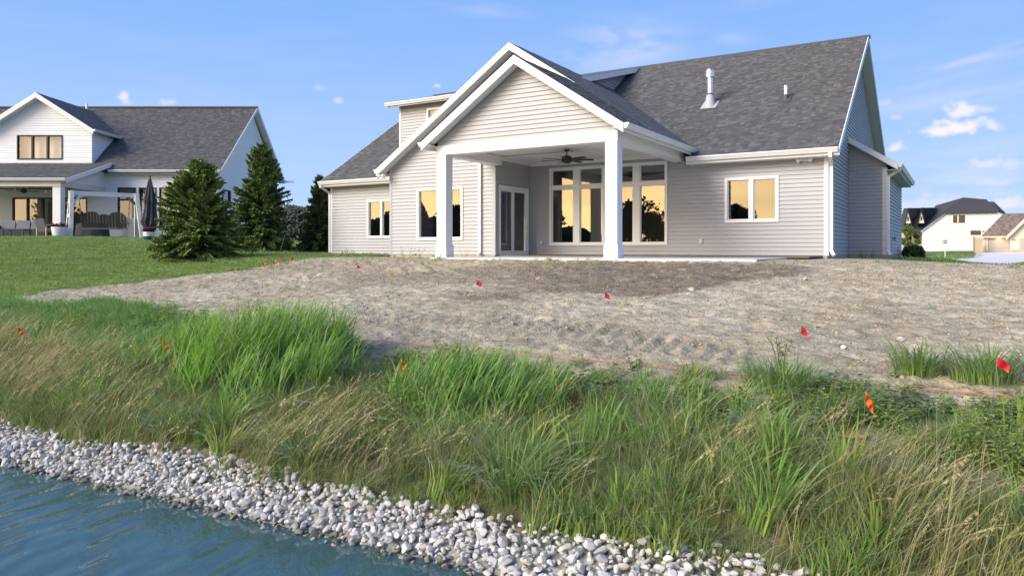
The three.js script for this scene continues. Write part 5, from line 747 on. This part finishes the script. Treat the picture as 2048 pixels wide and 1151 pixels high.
function tuft(seed, { n, h, hv = 0.4, w, spread, bend, cols, segs = 3 }) { const r = rng(seed), s = new Soup(true); for (let i = 0; i < n; i++) { const t = r() * 6.2832, d = Math.sqrt(r()) * spread; blade(s, Math.cos(t) * d, Math.sin(t) * d, h * (1 - hv + 2 * hv * r()), w * (0.7 + 0.6 * r()), t + (r() - 0.5) * 1.6, bend * (0.3 + r()), pickC(r, cols), segs); } return s.geo(); }
function stalks(seed, { n, h, spread, bend, cols, head }) {
  const r = rng(seed), s = new Soup(true);
  for (let i = 0; i < n; i++) {
    const t = (r() - 0.5) * 1.5, ox = (r() - 0.5) * 2 * spread, oz = (r() - 0.5) * 2 * spread, H = h * (0.65 + 0.6 * r()), b = bend * (0.35 + 1.1 * r()), c = Math.cos(t), q = Math.sin(t), col = pickC(r, cols), P = u => [ox + c * b * H * u * u, H * (u - 0.34 * Math.min(1.3, b) * u * u * u) - 0.02, oz + q * b * H * u * u];
    s.tube([0, 0.35, 0.65, 0.85, 1].map(P), [0.0019, 0.0017, 0.0014, 0.0011, 0.0008], 3, col);
    if (r() < head) for (let k = 0; k < 12; k++) { const u = 0.78 + 0.23 * r(), a = P(u), l = 0.007 + 0.010 * r(), e = r() * 6.28, hc = pickC(r, cols); s.quad(a, [a[0] + c * l * 0.6 + Math.cos(e) * 0.003, a[1] + Math.sin(e) * 0.0035, a[2] + q * l * 0.6 + Math.cos(e * 2) * 0.003], [a[0] + c * l, a[1] - l * 0.35, a[2] + q * l], [a[0] + c * l * 0.5, a[1] - l * 0.3 - 0.003, a[2] + q * l * 0.5], hc); }
    if (r() < 0.7) blade(s, ox, oz, H * 0.55, 0.005, t + (r() - 0.5) * 2, 0.9, pickC(r, cols), 3);
  }
  return s.geo();
}
function strew(name, label, category, geos, spots, m = bladeM) {
  const g = new THREE.Group(); g.name = name; scene.add(g); tag(g, label, category, null, 'stuff'); const d = new THREE.Object3D(), up = V(0, 1, 0), q1 = new THREE.Quaternion(), q2 = new THREE.Quaternion();
  geos.forEach((geo, k) => { const l = spots.filter((_, i) => i % geos.length === k); if (!l.length) return; const im = new THREE.InstancedMesh(geo, m, l.length); im.name = 'tufts'; im.castShadow = im.receiveShadow = true; l.forEach((s, i) => { d.position.set(s.x, s.y, s.z); q1.setFromUnitVectors(up, V(s.lx, 1, s.lz).normalize()); q2.setFromAxisAngle(up, s.turn); d.quaternion.copy(q1).multiply(q2); d.scale.set(s.s * (s.sx || 1), s.s, s.s * (s.sx || 1)); d.updateMatrix(); im.setMatrixAt(i, d.matrix); im.setColorAt(i, lin(...s.c)); }); g.add(im); });
  return g;
}
// the same, joined into one mesh (crossing blades draw faster that way)
function strewJoined(name, label, category, geos, spots, m = bladeM) {
  const up = V(0, 1, 0), q1 = new THREE.Quaternion(), q2 = new THREE.Quaternion(), M4 = new THREE.Matrix4(), total = spots.reduce((s, _, i) => s + geos[i % geos.length].attributes.position.count, 0), P = new Float32Array(total * 3), N = new Float32Array(total * 3), C = new Float32Array(total * 3); let o = 0; const v = V(0, 0, 0);
  spots.forEach((s, i) => { const g = geos[i % geos.length], p = g.attributes.position.array, n = g.attributes.normal.array, c = g.attributes.color.array; q1.setFromUnitVectors(up, V(s.lx, 1, s.lz).normalize()); q2.setFromAxisAngle(up, s.turn); q1.multiply(q2); M4.compose(V(s.x, s.y, s.z), q1, V(s.s, s.s, s.s)); for (let k = 0; k < p.length; k += 3) { v.set(p[k], p[k + 1], p[k + 2]).applyMatrix4(M4); P[o] = v.x; P[o + 1] = v.y; P[o + 2] = v.z; v.set(n[k], n[k + 1], n[k + 2]).applyQuaternion(q1); N[o] = v.x; N[o + 1] = v.y; N[o + 2] = v.z; C[o] = c[k] * s.c[0]; C[o + 1] = c[k + 1] * s.c[1]; C[o + 2] = c[k + 2] * s.c[2]; o += 3; } });
  const g = new THREE.BufferGeometry(); g.setAttribute('position', new THREE.BufferAttribute(P, 3)); g.setAttribute('normal', new THREE.BufferAttribute(N, 3)); g.setAttribute('color', new THREE.BufferAttribute(C, 3)); console.log(name, total / 3);
  return tag(mesh(name, g, m), label, category, null, 'stuff');
}
const clumpAt = (u, v, c) => { const dx = u - c[0], dv = v - c[1], ca = Math.cos(c[4]), sa = Math.sin(c[4]); return Math.hypot((dx * ca + dv * sa) / c[2], (-dx * sa + dv * ca) / c[3]); };
// room left around single weeds and flags, reaching a little toward the pond
const ROOM = [[7.2, -10.15, 0.3], [6.82, -10.33, 0.2], [6.68, -9.35, 0.25], [2.72, -11.0, 0.22], [-4.6, -9.9, 0.3], [1.22, -11.85, 0.15], [2.9, -11.45, 0.12], [6.05, -10.9, 0.12], [2.2, -9.95, 0.18], [-4.05, -10.95, 0.12], [-1.05, -10.75, 0.12], [2.2, -10.35, 0.14], [6.33, -10.0, 0.18], [5.75, -10.0, 0.16], [-3.6, -8.85, 0.5]];
const roomy = (u, v) => ROOM.some(([a, b, w]) => { const t = clamp(((u - a) * SN - (v - b) * CS) / 0.4); return Math.hypot(u - a - SN * 0.4 * t, v - b + CS * 0.4 * t) < w; });
const CLUMPS = [[0.02, -10.25, 1.6, 1.0, -0.2], [3.0, -10.32, 1.15, 0.55, -0.02]];
{
  const r = rng(1234), fes = [], straw = [], green = [], low = [], mid = [];
  const OL = [[0.19, 0.275, 0.045], [0.235, 0.315, 0.06], [0.28, 0.33, 0.08], [0.14, 0.22, 0.038], [0.25, 0.31, 0.065], [0.20, 0.30, 0.05], [0.42, 0.38, 0.17]], GR = [[0.17, 0.33, 0.038], [0.215, 0.38, 0.048], [0.13, 0.25, 0.032], [0.28, 0.39, 0.07]], ST = [[0.60, 0.50, 0.26], [0.52, 0.44, 0.20], [0.68, 0.58, 0.34], [0.46, 0.42, 0.15]];
  const topStone = u => -11.86 + 0.075 * (clamp(u, -14, 12) - 4);
  const put = (arr, u, v, s, lean, c, sx) => { const a = (r() - 0.5) * 0.5; arr.push({ x: u, y: ground(u, v), z: -v, s, turn: r() * 6.28, lx: WIND.x * lean + a * 0.4, lz: WIND.z * lean + (r() - 0.5) * 0.2, c, sx }); };
  for (let i = 0; i < 40000; i++) {
    const u = -19 + r() * 29, v = -12.25 + r() * 4.6; if (!inView(u, -v, 0.8)) continue;
    const dTop = v - topStone(u); if (dTop < -0.02 - 0.16 * Math.pow(r(), 3)) continue;
    const bank = bankAt(u, v), n = fbm(u * 0.9, v * 1.3, 3, 51), n2 = fbm(u * 2.2, v * 2.2, 2, 52), cl = Math.min(...CLUMPS.map(c => clumpAt(u, v, c))), k = 0.85 + 0.3 * r();
    if ((cl < 0.85 && r() < 0.8) || (roomy(u, v) && r() < 0.85)) continue;
    const left = sm(0.5, -2, u), upper = sm(-10.5, -9.7, v + 0.4 * (n - 0.5) + 0.75 * left), lush = sm(0.45, 0.65, fbm(u * 0.9 + 31, v * 1.2, 3, 57)) * (1 - 0.45 * sm(4, 6, u)) * (1 - 0.6 * sm(1, -2, u)), gap = sm(0.36, 0.56, fbm(u * 1.9 + 5, v * 2.3, 3, 58));
    if (r() > bank * (0.35 + 0.65 * sm(0.2, 0.45, n2 + (1 - upper) * 0.4))) continue;
    const near = sm(0.35, 0, dTop);
    if (upper < 0.5) {
      if (r() < 0.60 - 0.35 * lush) put(fes, u, v, (0.5 + 0.45 * r()) * (0.75 + 0.35 * gap) * (1 - 0.3 * near) * (0.85 + 0.4 * n), 0.20 + 0.45 * r(), [k * (0.85 + 0.5 * n2), k, k * 0.95]);
      else if (r() < 0.30 + 0.6 * lush) gap > 0.25 && put(green, u, v, (0.45 + 0.65 * r()) * (0.7 + 0.5 * gap), 0.12 + 0.25 * r(), [k * (0.95 + 0.3 * n2), k, k]);
    } else { if (r() < 0.42 + left * 0.2) put(green, u, v, (0.4 + 0.6 * r()) * (0.7 + left * 0.55), 0.1 + 0.15 * r(), [k * 0.9, k, k]); else if (r() < 0.4) put(low, u, v, 0.6 + 0.7 * r(), 0, [k, k, k]); }
    if (left > 0.2 && r() < 0.16 * left) put(low, u, v, 0.6 + 0.7 * r(), 0.1, [k, k * 1.05, k]);
    const dry = sm(-10.3, -11.0, v + 0.5 * (n - 0.5)) * sm(0.36, 0.62, fbm(u * 0.8 + 11, v * 0.8, 3, 53) + 0.22 * sm(1.5, -3, u) + 0.1 * sm(4.5, 6.5, u));
    if (!(cl < 1.5 && v < -10.3 && r() < 0.75) && r() < (0.15 + 0.06 * left) * dry + 0.03 * (1 - upper)) put(straw, u, v, (0.75 + 0.5 * r()), 0.12 + 0.3 * r(), [k, k, k]);
  }
  const fg = [0, 1, 2, 3, 4].map(i => tuft(10 + i, { n: 32, h: 0.29, w: 0.0060, spread: 0.09, bend: 1.1, cols: OL, segs: 3 })), gg = [0, 1, 2, 3].map(i => tuft(30 + i, { n: 20, h: 0.24, w: 0.0095, spread: 0.075, bend: 0.7, cols: GR, segs: 3 }));
  strewJoined('meadow_grass', 'fine olive-green meadow grass covering the pond bank', 'grass', fg, fes);
  strewJoined('green_grass', 'fresh green grass tufts on the upper pond bank', 'grass', gg, green);
  // stalks lean with the wind: their own turn stays small
  straw.forEach(s => { s.turn = TURN + (hash2(s.x * 999 | 0, s.z * 999 | 0) - 0.5) * 0.9; s.lx *= 0.35; s.lz *= 0.35; });
  strewJoined('dry_grass', 'dry straw-coloured grass stalks with nodding seed heads on the bank', 'grass', [0, 1, 2, 3, 4, 5].map(i => stalks(60 + i, { n: 4, h: 0.50, spread: 0.11, bend: 0.42, cols: ST, head: 0.8 })), straw);
  const lowGeo = seed => { const q = rng(seed), s = new Soup(true); for (let i = 0; i < 46; i++) { const t = q() * 6.28, d = Math.sqrt(q()) * 0.10, x = Math.cos(t) * d, z = Math.sin(t) * d, y = 0.02 + 0.10 * q(), l = 0.014 + 0.02 * q(), a = q() * 6.28, c = pickC(q, [[0.17, 0.28, 0.045], [0.22, 0.33, 0.055], [0.13, 0.225, 0.04], [0.28, 0.37, 0.065]]), ca = Math.cos(a), sa = Math.sin(a); s.quad([x, y, z], [x + ca * l - sa * l * 0.5, y + l * 0.4, z + sa * l + ca * l * 0.5], [x + ca * l * 2, y + l * 0.1, z + sa * l * 2], [x + ca * l + sa * l * 0.5, y + l * 0.3, z + sa * l - ca * l * 0.5], c); } return s.geo(); };
  strew('ground_cover', 'low leafy ground cover among the bank grasses', 'ground cover', [0, 1, 2].map(i => lowGeo(80 + i)), low);
  console.log('grass', fes.length, green.length, straw.length, low.length);
  // broad-bladed tussocks mixed into the bank
  const tus = []; for (let i = 0; i < 900; i++) { const u = -10 + r() * 18.5, v = -12.0 + r() * 2.6; if (!inView(u, -v, 0.6) || v < topStone(u) + 0.08 || bankAt(u, v) < 0.6 || roomy(u, v) || Math.min(...CLUMPS.map(c => clumpAt(u, v, c))) < 0.9) continue; if (r() < 0.75 * sm(0.46, 0.62, fbm(u * 1.3 + 61, v * 1.6, 3, 88))) put(tus, u, v, (0.55 + 0.6 * r()) * (0.75 + 0.25 * sm(-9.6, -10.6, v)), 0.10 + 0.2 * r(), [0.85 + 0.4 * r(), 0.9 + 0.2 * r(), 1]); }
  strewJoined('tussock_grass', 'broad-bladed fresh green tussocks scattered over the pond bank', 'grass', [0, 1, 2].map(i => tuft(140 + i, { n: 46, h: 0.40, w: 0.014, spread: 0.10, bend: 0.7, cols: [[0.20, 0.39, 0.045], [0.26, 0.46, 0.06], [0.15, 0.30, 0.035], [0.34, 0.48, 0.08]], segs: 4 })), tus);
  // scattered seedlings on the soil
  const sd = []; for (let i = 0; i < 5200; i++) { const u = -12 + r() * 21.5, v = -9.2 + r() * 10, b = bare(u, v); if (r() > b || !inView(u, -v, 0.5) || (u > -5.3 && u < 3.4 && v > -0.3)) continue; const p = 0.05 + 0.55 * sm(1.2, 0, Math.abs(u - lawnEdge(v))) + 0.35 * sm(7.6, 8.8, u) + 0.12 * sm(-1.5, -0.3, v) + 0.25 * sm(2.2, 0.4, Math.abs(v + 1.6)) * sm(-3, 2, -u) + 0.3 * sm(0.8, 0, v - soilEdge(u)); if (r() < p * sm(0.3, 0.6, fbm(u * 1.5, v * 1.5, 2, 66))) put(sd, u, v, 0.18 + 0.35 * r(), 0.05, [0.9 + 0.3 * r(), 1, 0.9]); }
  strew('seedling_weeds', 'tiny green seedlings sprouting in the bare soil', 'weeds', [gg[0], lowGeo(95), gg[1]], sd);
  // lawns
  const lawnGeo = seed => { const q = rng(seed), s = new Soup(true); for (let i = 0; i < 210; i++) blade(s, (q() - 0.5) * 0.5, (q() - 0.5) * 0.5, 0.035 + 0.04 * q(), 0.009, q() * 6.28, 0.8, pickC(q, [[0.185, 0.31, 0.038], [0.23, 0.37, 0.05], [0.14, 0.245, 0.03], [0.29, 0.39, 0.08]]), 2, -0.005); return s.geo(); };
  const lw = []; for (let x = -34; x < -8; x += 0.34) for (let v = -9; v < 12; v += 0.34) { const u = x + (r() - 0.5) * 0.3, w = v + (r() - 0.5) * 0.3; if (!inView(u, -w, 0.5) || lawnAt(u, w) < 0.45 + 0.4 * r() || (u > -14 && w > 4.7) || (u > -9.2 && w > 2.6)) continue; const k = 0.78 + 0.42 * fbm(u * 0.9, w * 0.9, 3, 44) + 0.1 * r(); put(lw, u, w, 0.85 + 0.5 * r() + 0.9 * Math.pow(r(), 6), 0.05, [k, k, k]); }
  for (let i = 0; i < 2600; i++) { const F = 22 + Math.pow(r(), 1.5) * 60, R = F * (0.5 + 0.24 * r()), [x, z] = RF(R, F); const tl = (a, f) => { let i = 0; while (i < a.length - 2 && f > a[i + 1][1]) i++; return lerp(a[i][0], a[i + 1][0], clamp((f - a[i][1]) / (a[i + 1][1] - a[i][1]))); }; if (F > 30 && R > tl([[20.6, 31], [24.5, 41], [31, 52], [41.5, 66], [53, 83.6]], F) - 0.4 && R < tl([[21.6, 31.5], [27, 39], [34, 47], [60, 60], [62, 83.6]], F) + 0.4) continue;
    if (F < 22 || x < 5.6 || lawnRight(x, -z) < 0.5 * r()) continue; const k = 0.9 + 0.35 * r(); put(lw, x, -z, 1.0 + 0.6 * r(), 0.05, [k, k * 1.05, k], 1 + F / 40); }
  const lg = [0, 1, 2].map(i => lawnGeo(120 + i)); strew('lawn_grass', 'mown green lawn grass', 'grass', lg, lw);
  console.log('lawn', lw.length);
}
// the tall reed clumps: each one plant stand
CLUMPS.forEach((c, k) => {
  const r = rng(2000 + k), s = new Soup(true), cols = [[0.17, 0.36, 0.035], [0.22, 0.43, 0.05], [0.125, 0.27, 0.028], [0.29, 0.47, 0.07]], N = k ? 1900 : 4200, cx = c[0], cy = ground(c[0], c[1]);
  for (let i = 0; i < N; i++) {
    const t = r() * 6.28, d = Math.pow(r(), 0.55), a = Math.cos(t) * d * c[2], b = Math.sin(t) * d * c[3], u = cx + a * Math.cos(c[4]) - b * Math.sin(c[4]), v = c[1] + a * Math.sin(c[4]) + b * Math.cos(c[4]); if (fbm(u * 2.4, v * 2.4, 2, 12) < 0.25 + 0.25 * d) continue;
    const h = (k ? 0.66 : 0.95) * (0.55 + 0.5 * r()) * (1 - 0.28 * d * d), dir = -SN * 0 + Math.atan2(WIND.z, WIND.x) + (r() - 0.5) * (r() < 0.25 ? 5 : 1.5);
    blade(s, u - cx, -v - -c[1], h, 0.013 + 0.009 * r(), dir, 0.22 + 0.75 * r() * r(), r() < 0.06 ? [0.4, 0.33, 0.16] : pickC(r, cols), 5, ground(u, v) - cy - 0.02);
  }
  const o = tag(mesh('reed_clump', s.geo(), bladeM), k ? 'shorter bright green reed clump right of the orange flag, along the cable' : 'largest and tallest bright green reed clump, leaning over the soil edge', 'reeds'); o.position.set(cx, cy, -c[1]);
});
{ // coarse grass clumps at the soil edge
  const r = rng(3100); let k = 0;
  for (const [x, v, n, h, w, l] of [[6.62, -8.35, 230, 0.36, 0.22, 'coarse green grass clump on bare soil left of the end red flag'], [7.12, -8.45, 280, 0.36, 0.26, 'coarse green grass clump behind the end red flag'], [7.75, -8.45, 330, 0.40, 0.34, 'coarse grey-green grass clump right of the end red flag'], [5.58, -9.15, 420, 0.32, 0.32, 'dense fresh grass tussock at the foot of the tall seeding weed'], [6.0, -9.4, 320, 0.22, 0.36, 'low dark green grass mat beside the fresh tussock'], [4.75, -9.05, 70, 0.22, 0.16, 'thin grass tuft at the soil edge under the cable'], [4.25, -11.62, 170, 0.5, 0.14, 'arching light green grass tussock at the top of the cobbles'], [2.45, -11.8, 150, 0.42, 0.12, 'upright yellow-green grass tussock beside the grey dry stick'], [0.75, -11.85, 150, 0.36, 0.14, 'yellow-green grass tussock at the cobble edge left of the feathery weed']]) {
    const s = new Soup(true); for (let i = 0; i < n; i++) { const t = r() * 6.28, d = Math.sqrt(r()) * w; blade(s, Math.cos(t) * d, Math.sin(t) * d, h * (0.5 + 0.7 * r()), 0.008 + 0.008 * r(), t + (r() - 0.5) * 1.4, 0.3 + 0.9 * r(), pickC(r, [[0.14, 0.25, 0.045], [0.18, 0.31, 0.055], [0.23, 0.36, 0.075]]), 4); }
    const o = tag(mesh('grass_clump', s.geo(), bladeM), l, 'grass clump'); o.position.set(...onGround(x, v)); k++;
  }
}
// ---------------------------------------------------------------- single weeds
function weed(name, label, x, v, seed, { stems = 6, h = 0.3, leaf = 0.06, lw = 0.4, per = 8, spread = 0.1, lean = 0.3, cols, seedHead = false, y0 }) {
  const r = rng(seed), o = thing(name, label, 'weed', [x, y0 ?? ground(x, v), -v]), st = new Soup(true), lf = new Soup(true);
  for (let i = 0; i < stems; i++) {
    const t = i / stems * 6.28 + r(), d = Math.sqrt(r()) * spread, H = h * (0.6 + 0.5 * r()), b = lean * (0.4 + r()), ox = Math.cos(t) * d, oz = Math.sin(t) * d, P = u => V(ox + Math.cos(t) * b * H * u * u, H * u - 0.03 - 0.15 * b * H * u * u, oz + Math.sin(t) * b * H * u * u);
    st.tube([0, 0.4, 0.75, 1].map(u => P(u).toArray()), [0.005, 0.004, 0.003, 0.0015], 4, cols[0].map(c => c * 0.9));
    for (let k = 0; k < per; k++) { const u = 0.12 + 0.88 * (k + r()) / per, a = P(u), e = r() * 6.28, L = leaf * (1.15 - 0.5 * u) * (0.7 + 0.6 * r()), up = 0.5 - 0.7 * r(), D = V(Math.cos(e), up, Math.sin(e)).normalize(), S = V(-Math.sin(e), 0, Math.cos(e)).multiplyScalar(L * lw * 0.5), m = a.clone().addScaledVector(D, L * 0.5), tip = a.clone().addScaledVector(D, L); tip.y -= L * 0.25; m.y += L * 0.06; const c = pickC(r, cols); lf.tri(a.toArray(), m.clone().add(S).toArray(), tip.toArray(), c); lf.tri(a.toArray(), tip.toArray(), m.clone().sub(S).toArray(), c); }
    if (seedHead) for (let k = 0; k < 22; k++) { const a = P(0.55 + 0.45 * k / 22), e = r() * 6.28, q = 0.007; lf.quad([a.x, a.y, a.z], [a.x + Math.cos(e) * q, a.y + q, a.z + Math.sin(e) * q], [a.x + Math.cos(e) * q * 1.5, a.y, a.z + Math.sin(e) * q * 1.5], [a.x, a.y - q, a.z], [0.26, 0.27, 0.06]); }
  }
  mesh('stems', st.geo(), bladeM, o); mesh('leaves', lf.geo(), bladeM, o); return o;
}
{
  const dk = [[0.09, 0.17, 0.032], [0.12, 0.21, 0.04], [0.075, 0.14, 0.028]], br = [[0.18, 0.32, 0.038], [0.23, 0.38, 0.048], [0.14, 0.26, 0.034]], yl = [[0.28, 0.37, 0.04], [0.20, 0.32, 0.04], [0.35, 0.42, 0.08]];
  weed('seeding_weed', 'tall thin weed with yellowish seed spikes under a red flag', 5.5, -8.72, 1, { stems: 5, h: 0.44, leaf: 0.07, lw: 0.22, per: 9, spread: 0.06, lean: 0.28, cols: dk, seedHead: true });
  weed('broadleaf_weed', 'dark green broadleaf weed right of the black-printed orange flag', 6.68, -9.35, 2, { stems: 18, h: 0.2, leaf: 0.085, lw: 0.62, per: 7, spread: 0.17, lean: 0.5, cols: dk });
  weed('leafy_weed', 'dense yellow-green leafy weed with one yellow leaf near dry grass', 7.2, -10.15, 3, { stems: 34, h: 0.5, leaf: 0.055, lw: 0.5, per: 18, spread: 0.2, lean: 0.5, cols: [...yl, ...br] });
  weed('leafy_weed', 'loose light green leafy weed among seed stalks beside the dense yellow-green one', 6.82, -10.33, 4, { stems: 16, h: 0.42, leaf: 0.055, lw: 0.32, per: 14, spread: 0.14, lean: 0.6, cols: br });
  weed('leafy_thistle', 'tall leafy light green thistle in the weeds below the lawn', -4.6, -9.9, 5, { stems: 10, h: 0.66, leaf: 0.12, lw: 0.35, per: 16, spread: 0.12, lean: 0.25, cols: yl });
  weed('dock_weed', 'low bright green dock with broad leaves at the soil edge', -4.0, -8.75, 6, { stems: 26, h: 0.26, leaf: 0.13, lw: 0.6, per: 7, spread: 0.45, lean: 0.5, cols: br });
  weed('dock_weed', 'bright green broad-leaved dock beside the larger one', -3.15, -8.95, 7, { stems: 18, h: 0.24, leaf: 0.11, lw: 0.6, per: 7, spread: 0.35, lean: 0.5, cols: yl });
  weed('climbing_weed', 'leafy weed with pale yellow-green buds between the reed clumps', 2.72, -11.0, 8, { stems: 18, h: 0.5, leaf: 0.06, lw: 0.5, per: 15, spread: 0.16, lean: 0.4, cols: [...br, ...yl] });
  weed('milkweed', 'upright weed with large pale leaves left of the shorter reed clump', 2.2, -9.95, 9, { stems: 4, h: 0.42, leaf: 0.13, lw: 0.5, per: 9, spread: 0.1, lean: 0.2, cols: br });
  weed('milkweed', 'upright weed with large pale leaves at the edge of the tallest reeds', 1.55, -10.75, 10, { stems: 3, h: 0.36, leaf: 0.11, lw: 0.5, per: 8, spread: 0.1, lean: 0.3, cols: br });
  weed('fern_weed', 'small bright green feathery weed just above the cobbles', 1.22, -11.85, 11, { stems: 6, h: 0.3, leaf: 0.06, lw: 0.35, per: 20, spread: 0.05, lean: 0.4, cols: br });
  weed('fern_weed', 'small light green feathery weed low in the fine grass', 2.9, -11.45, 12, { stems: 6, h: 0.34, leaf: 0.06, lw: 0.35, per: 14, spread: 0.07, lean: 0.5, cols: yl });
  weed('fern_weed', 'bright green feathery sprig amid olive grass below the paint marks', 6.05, -10.9, 13, { stems: 5, h: 0.36, leaf: 0.06, lw: 0.35, per: 16, spread: 0.04, lean: 0.3, cols: br });
  weed('pigweed', 'dark weed with one thin upright stem at the soil edge', 4.15, -9.05, 14, { stems: 5, h: 0.20, leaf: 0.06, lw: 0.5, per: 8, spread: 0.07, lean: 0.3, cols: dk });
  weed('clover_weed', 'small round-leaved weed on bare soil above the cable', 6.45, -8.55, 15, { stems: 8, h: 0.08, leaf: 0.05, lw: 0.7, per: 4, spread: 0.05, lean: 0.6, cols: br });
  weed('clover_weed', 'small round-leaved weed growing over the cable', 6.55, -8.92, 16, { stems: 8, h: 0.09, leaf: 0.05, lw: 0.7, per: 4, spread: 0.04, lean: 0.6, cols: br });
  weed('wall_weed', 'bushy green weed at the foot of the left grey wall', -12.2, 3.8, 17, { stems: 10, h: 0.32, leaf: 0.09, lw: 0.4, per: 9, spread: 0.2, lean: 0.4, cols: br });
  weed('wall_weed', 'low green weed strip in front of the left twin window', -10.3, 3.4, 18, { stems: 22, h: 0.2, leaf: 0.07, lw: 0.35, per: 8, spread: 0.6, lean: 0.4, cols: br });
  weed('wall_weed', 'tall grassy weed under the bedroom window', -7.6, 1.9, 19, { stems: 8, h: 0.42, leaf: 0.1, lw: 0.15, per: 6, spread: 0.3, lean: 0.3, cols: yl });
  weed('wall_weed', 'green weed behind the left porch column', -5.6, 0.6, 20, { stems: 8, h: 0.36, leaf: 0.08, lw: 0.4, per: 9, spread: 0.1, lean: 0.3, cols: br });
  weed('wall_weed', 'low weed at the foot of the left porch column', -4.75, -0.5, 21, { stems: 7, h: 0.24, leaf: 0.07, lw: 0.4, per: 7, spread: 0.1, lean: 0.5, cols: br });
  weed('wall_weed', 'spreading green weed at the patio edge between the columns', -1.35, -0.45, 22, { stems: 12, h: 0.15, leaf: 0.07, lw: 0.4, per: 7, spread: 0.14, lean: 0.7, cols: br });
  weed('wall_weed', 'thin weed beside the downspout of the bedroom wall', -5.85, 2.3, 23, { stems: 4, h: 0.34, leaf: 0.05, lw: 0.3, per: 6, spread: 0.1, lean: 0.3, cols: dk });
  weed('wall_weed', 'small weed at the inner corner beside the lean-to', 4.5, 8.8, 24, { stems: 6, h: 0.35, leaf: 0.05, lw: 0.4, per: 8, spread: 0.25, lean: 0.3, cols: dk });
  // sedges standing in the shallow water
  for (const [x, v, h, l] of [[3.72, -12.42, 0.16, 'bright green sedge blades standing in shallow water by the cobbles'], [1.62, -12.62, 0.11, 'thin sedge stems bent over in the shallow water'], [0.85, -12.62, 0.13, 'crossed yellowish stems poking out of the water']]) { const r = rng(x * 100), s = new Soup(true); for (let i = 0; i < 11; i++) blade(s, (r() - 0.5) * 0.07, (r() - 0.5) * 0.07, (h + 0.1) * (0.5 + 0.6 * r()), 0.008, r() * 6.28, 0.2 + 0.5 * r(), pickC(r, br), 4); const o = tag(mesh('pond_sedge', s.geo(), bladeM), l, 'sedge'); o.position.set(x, WATER - 0.1, -v); }
  const stick = mat([0.42, 0.40, 0.37], 0.9); [[[2.35, -11.35], [2.75, -11.1], 'pale dry stick leaning in the grass above the cobbles'], [[1.35, -11.3], [1.75, -11.05], 'grey dry stick lying in the grass near the feathery weed']].forEach(([a, b, l]) => { const p = onGround(a[0], a[1], 0.05), q = onGround(b[0], b[1], 0.28); tag(mesh('dry_stick', soup(s => { s.tube([p, [(p[0] + q[0]) / 2, (p[1] + q[1]) / 2 + 0.03, (p[2] + q[2]) / 2], q], [0.006, 0.005, 0.003], 5); s.tube([[(p[0] + q[0]) / 2, (p[1] + q[1]) / 2 + 0.02, (p[2] + q[2]) / 2], [q[0] + 0.05, q[1] - 0.14, q[2] + 0.05]], [0.003, 0.002], 4); }), stick), l, 'stick'); });
}
{ let n = 0; scene.traverse(o => { if (o.isMesh && !o.isInstancedMesh) n += (o.geometry.index ? o.geometry.index.count : o.geometry.attributes.position.count) / 3; }); console.log('triangles', n); }
renderer.render(scene, camera);
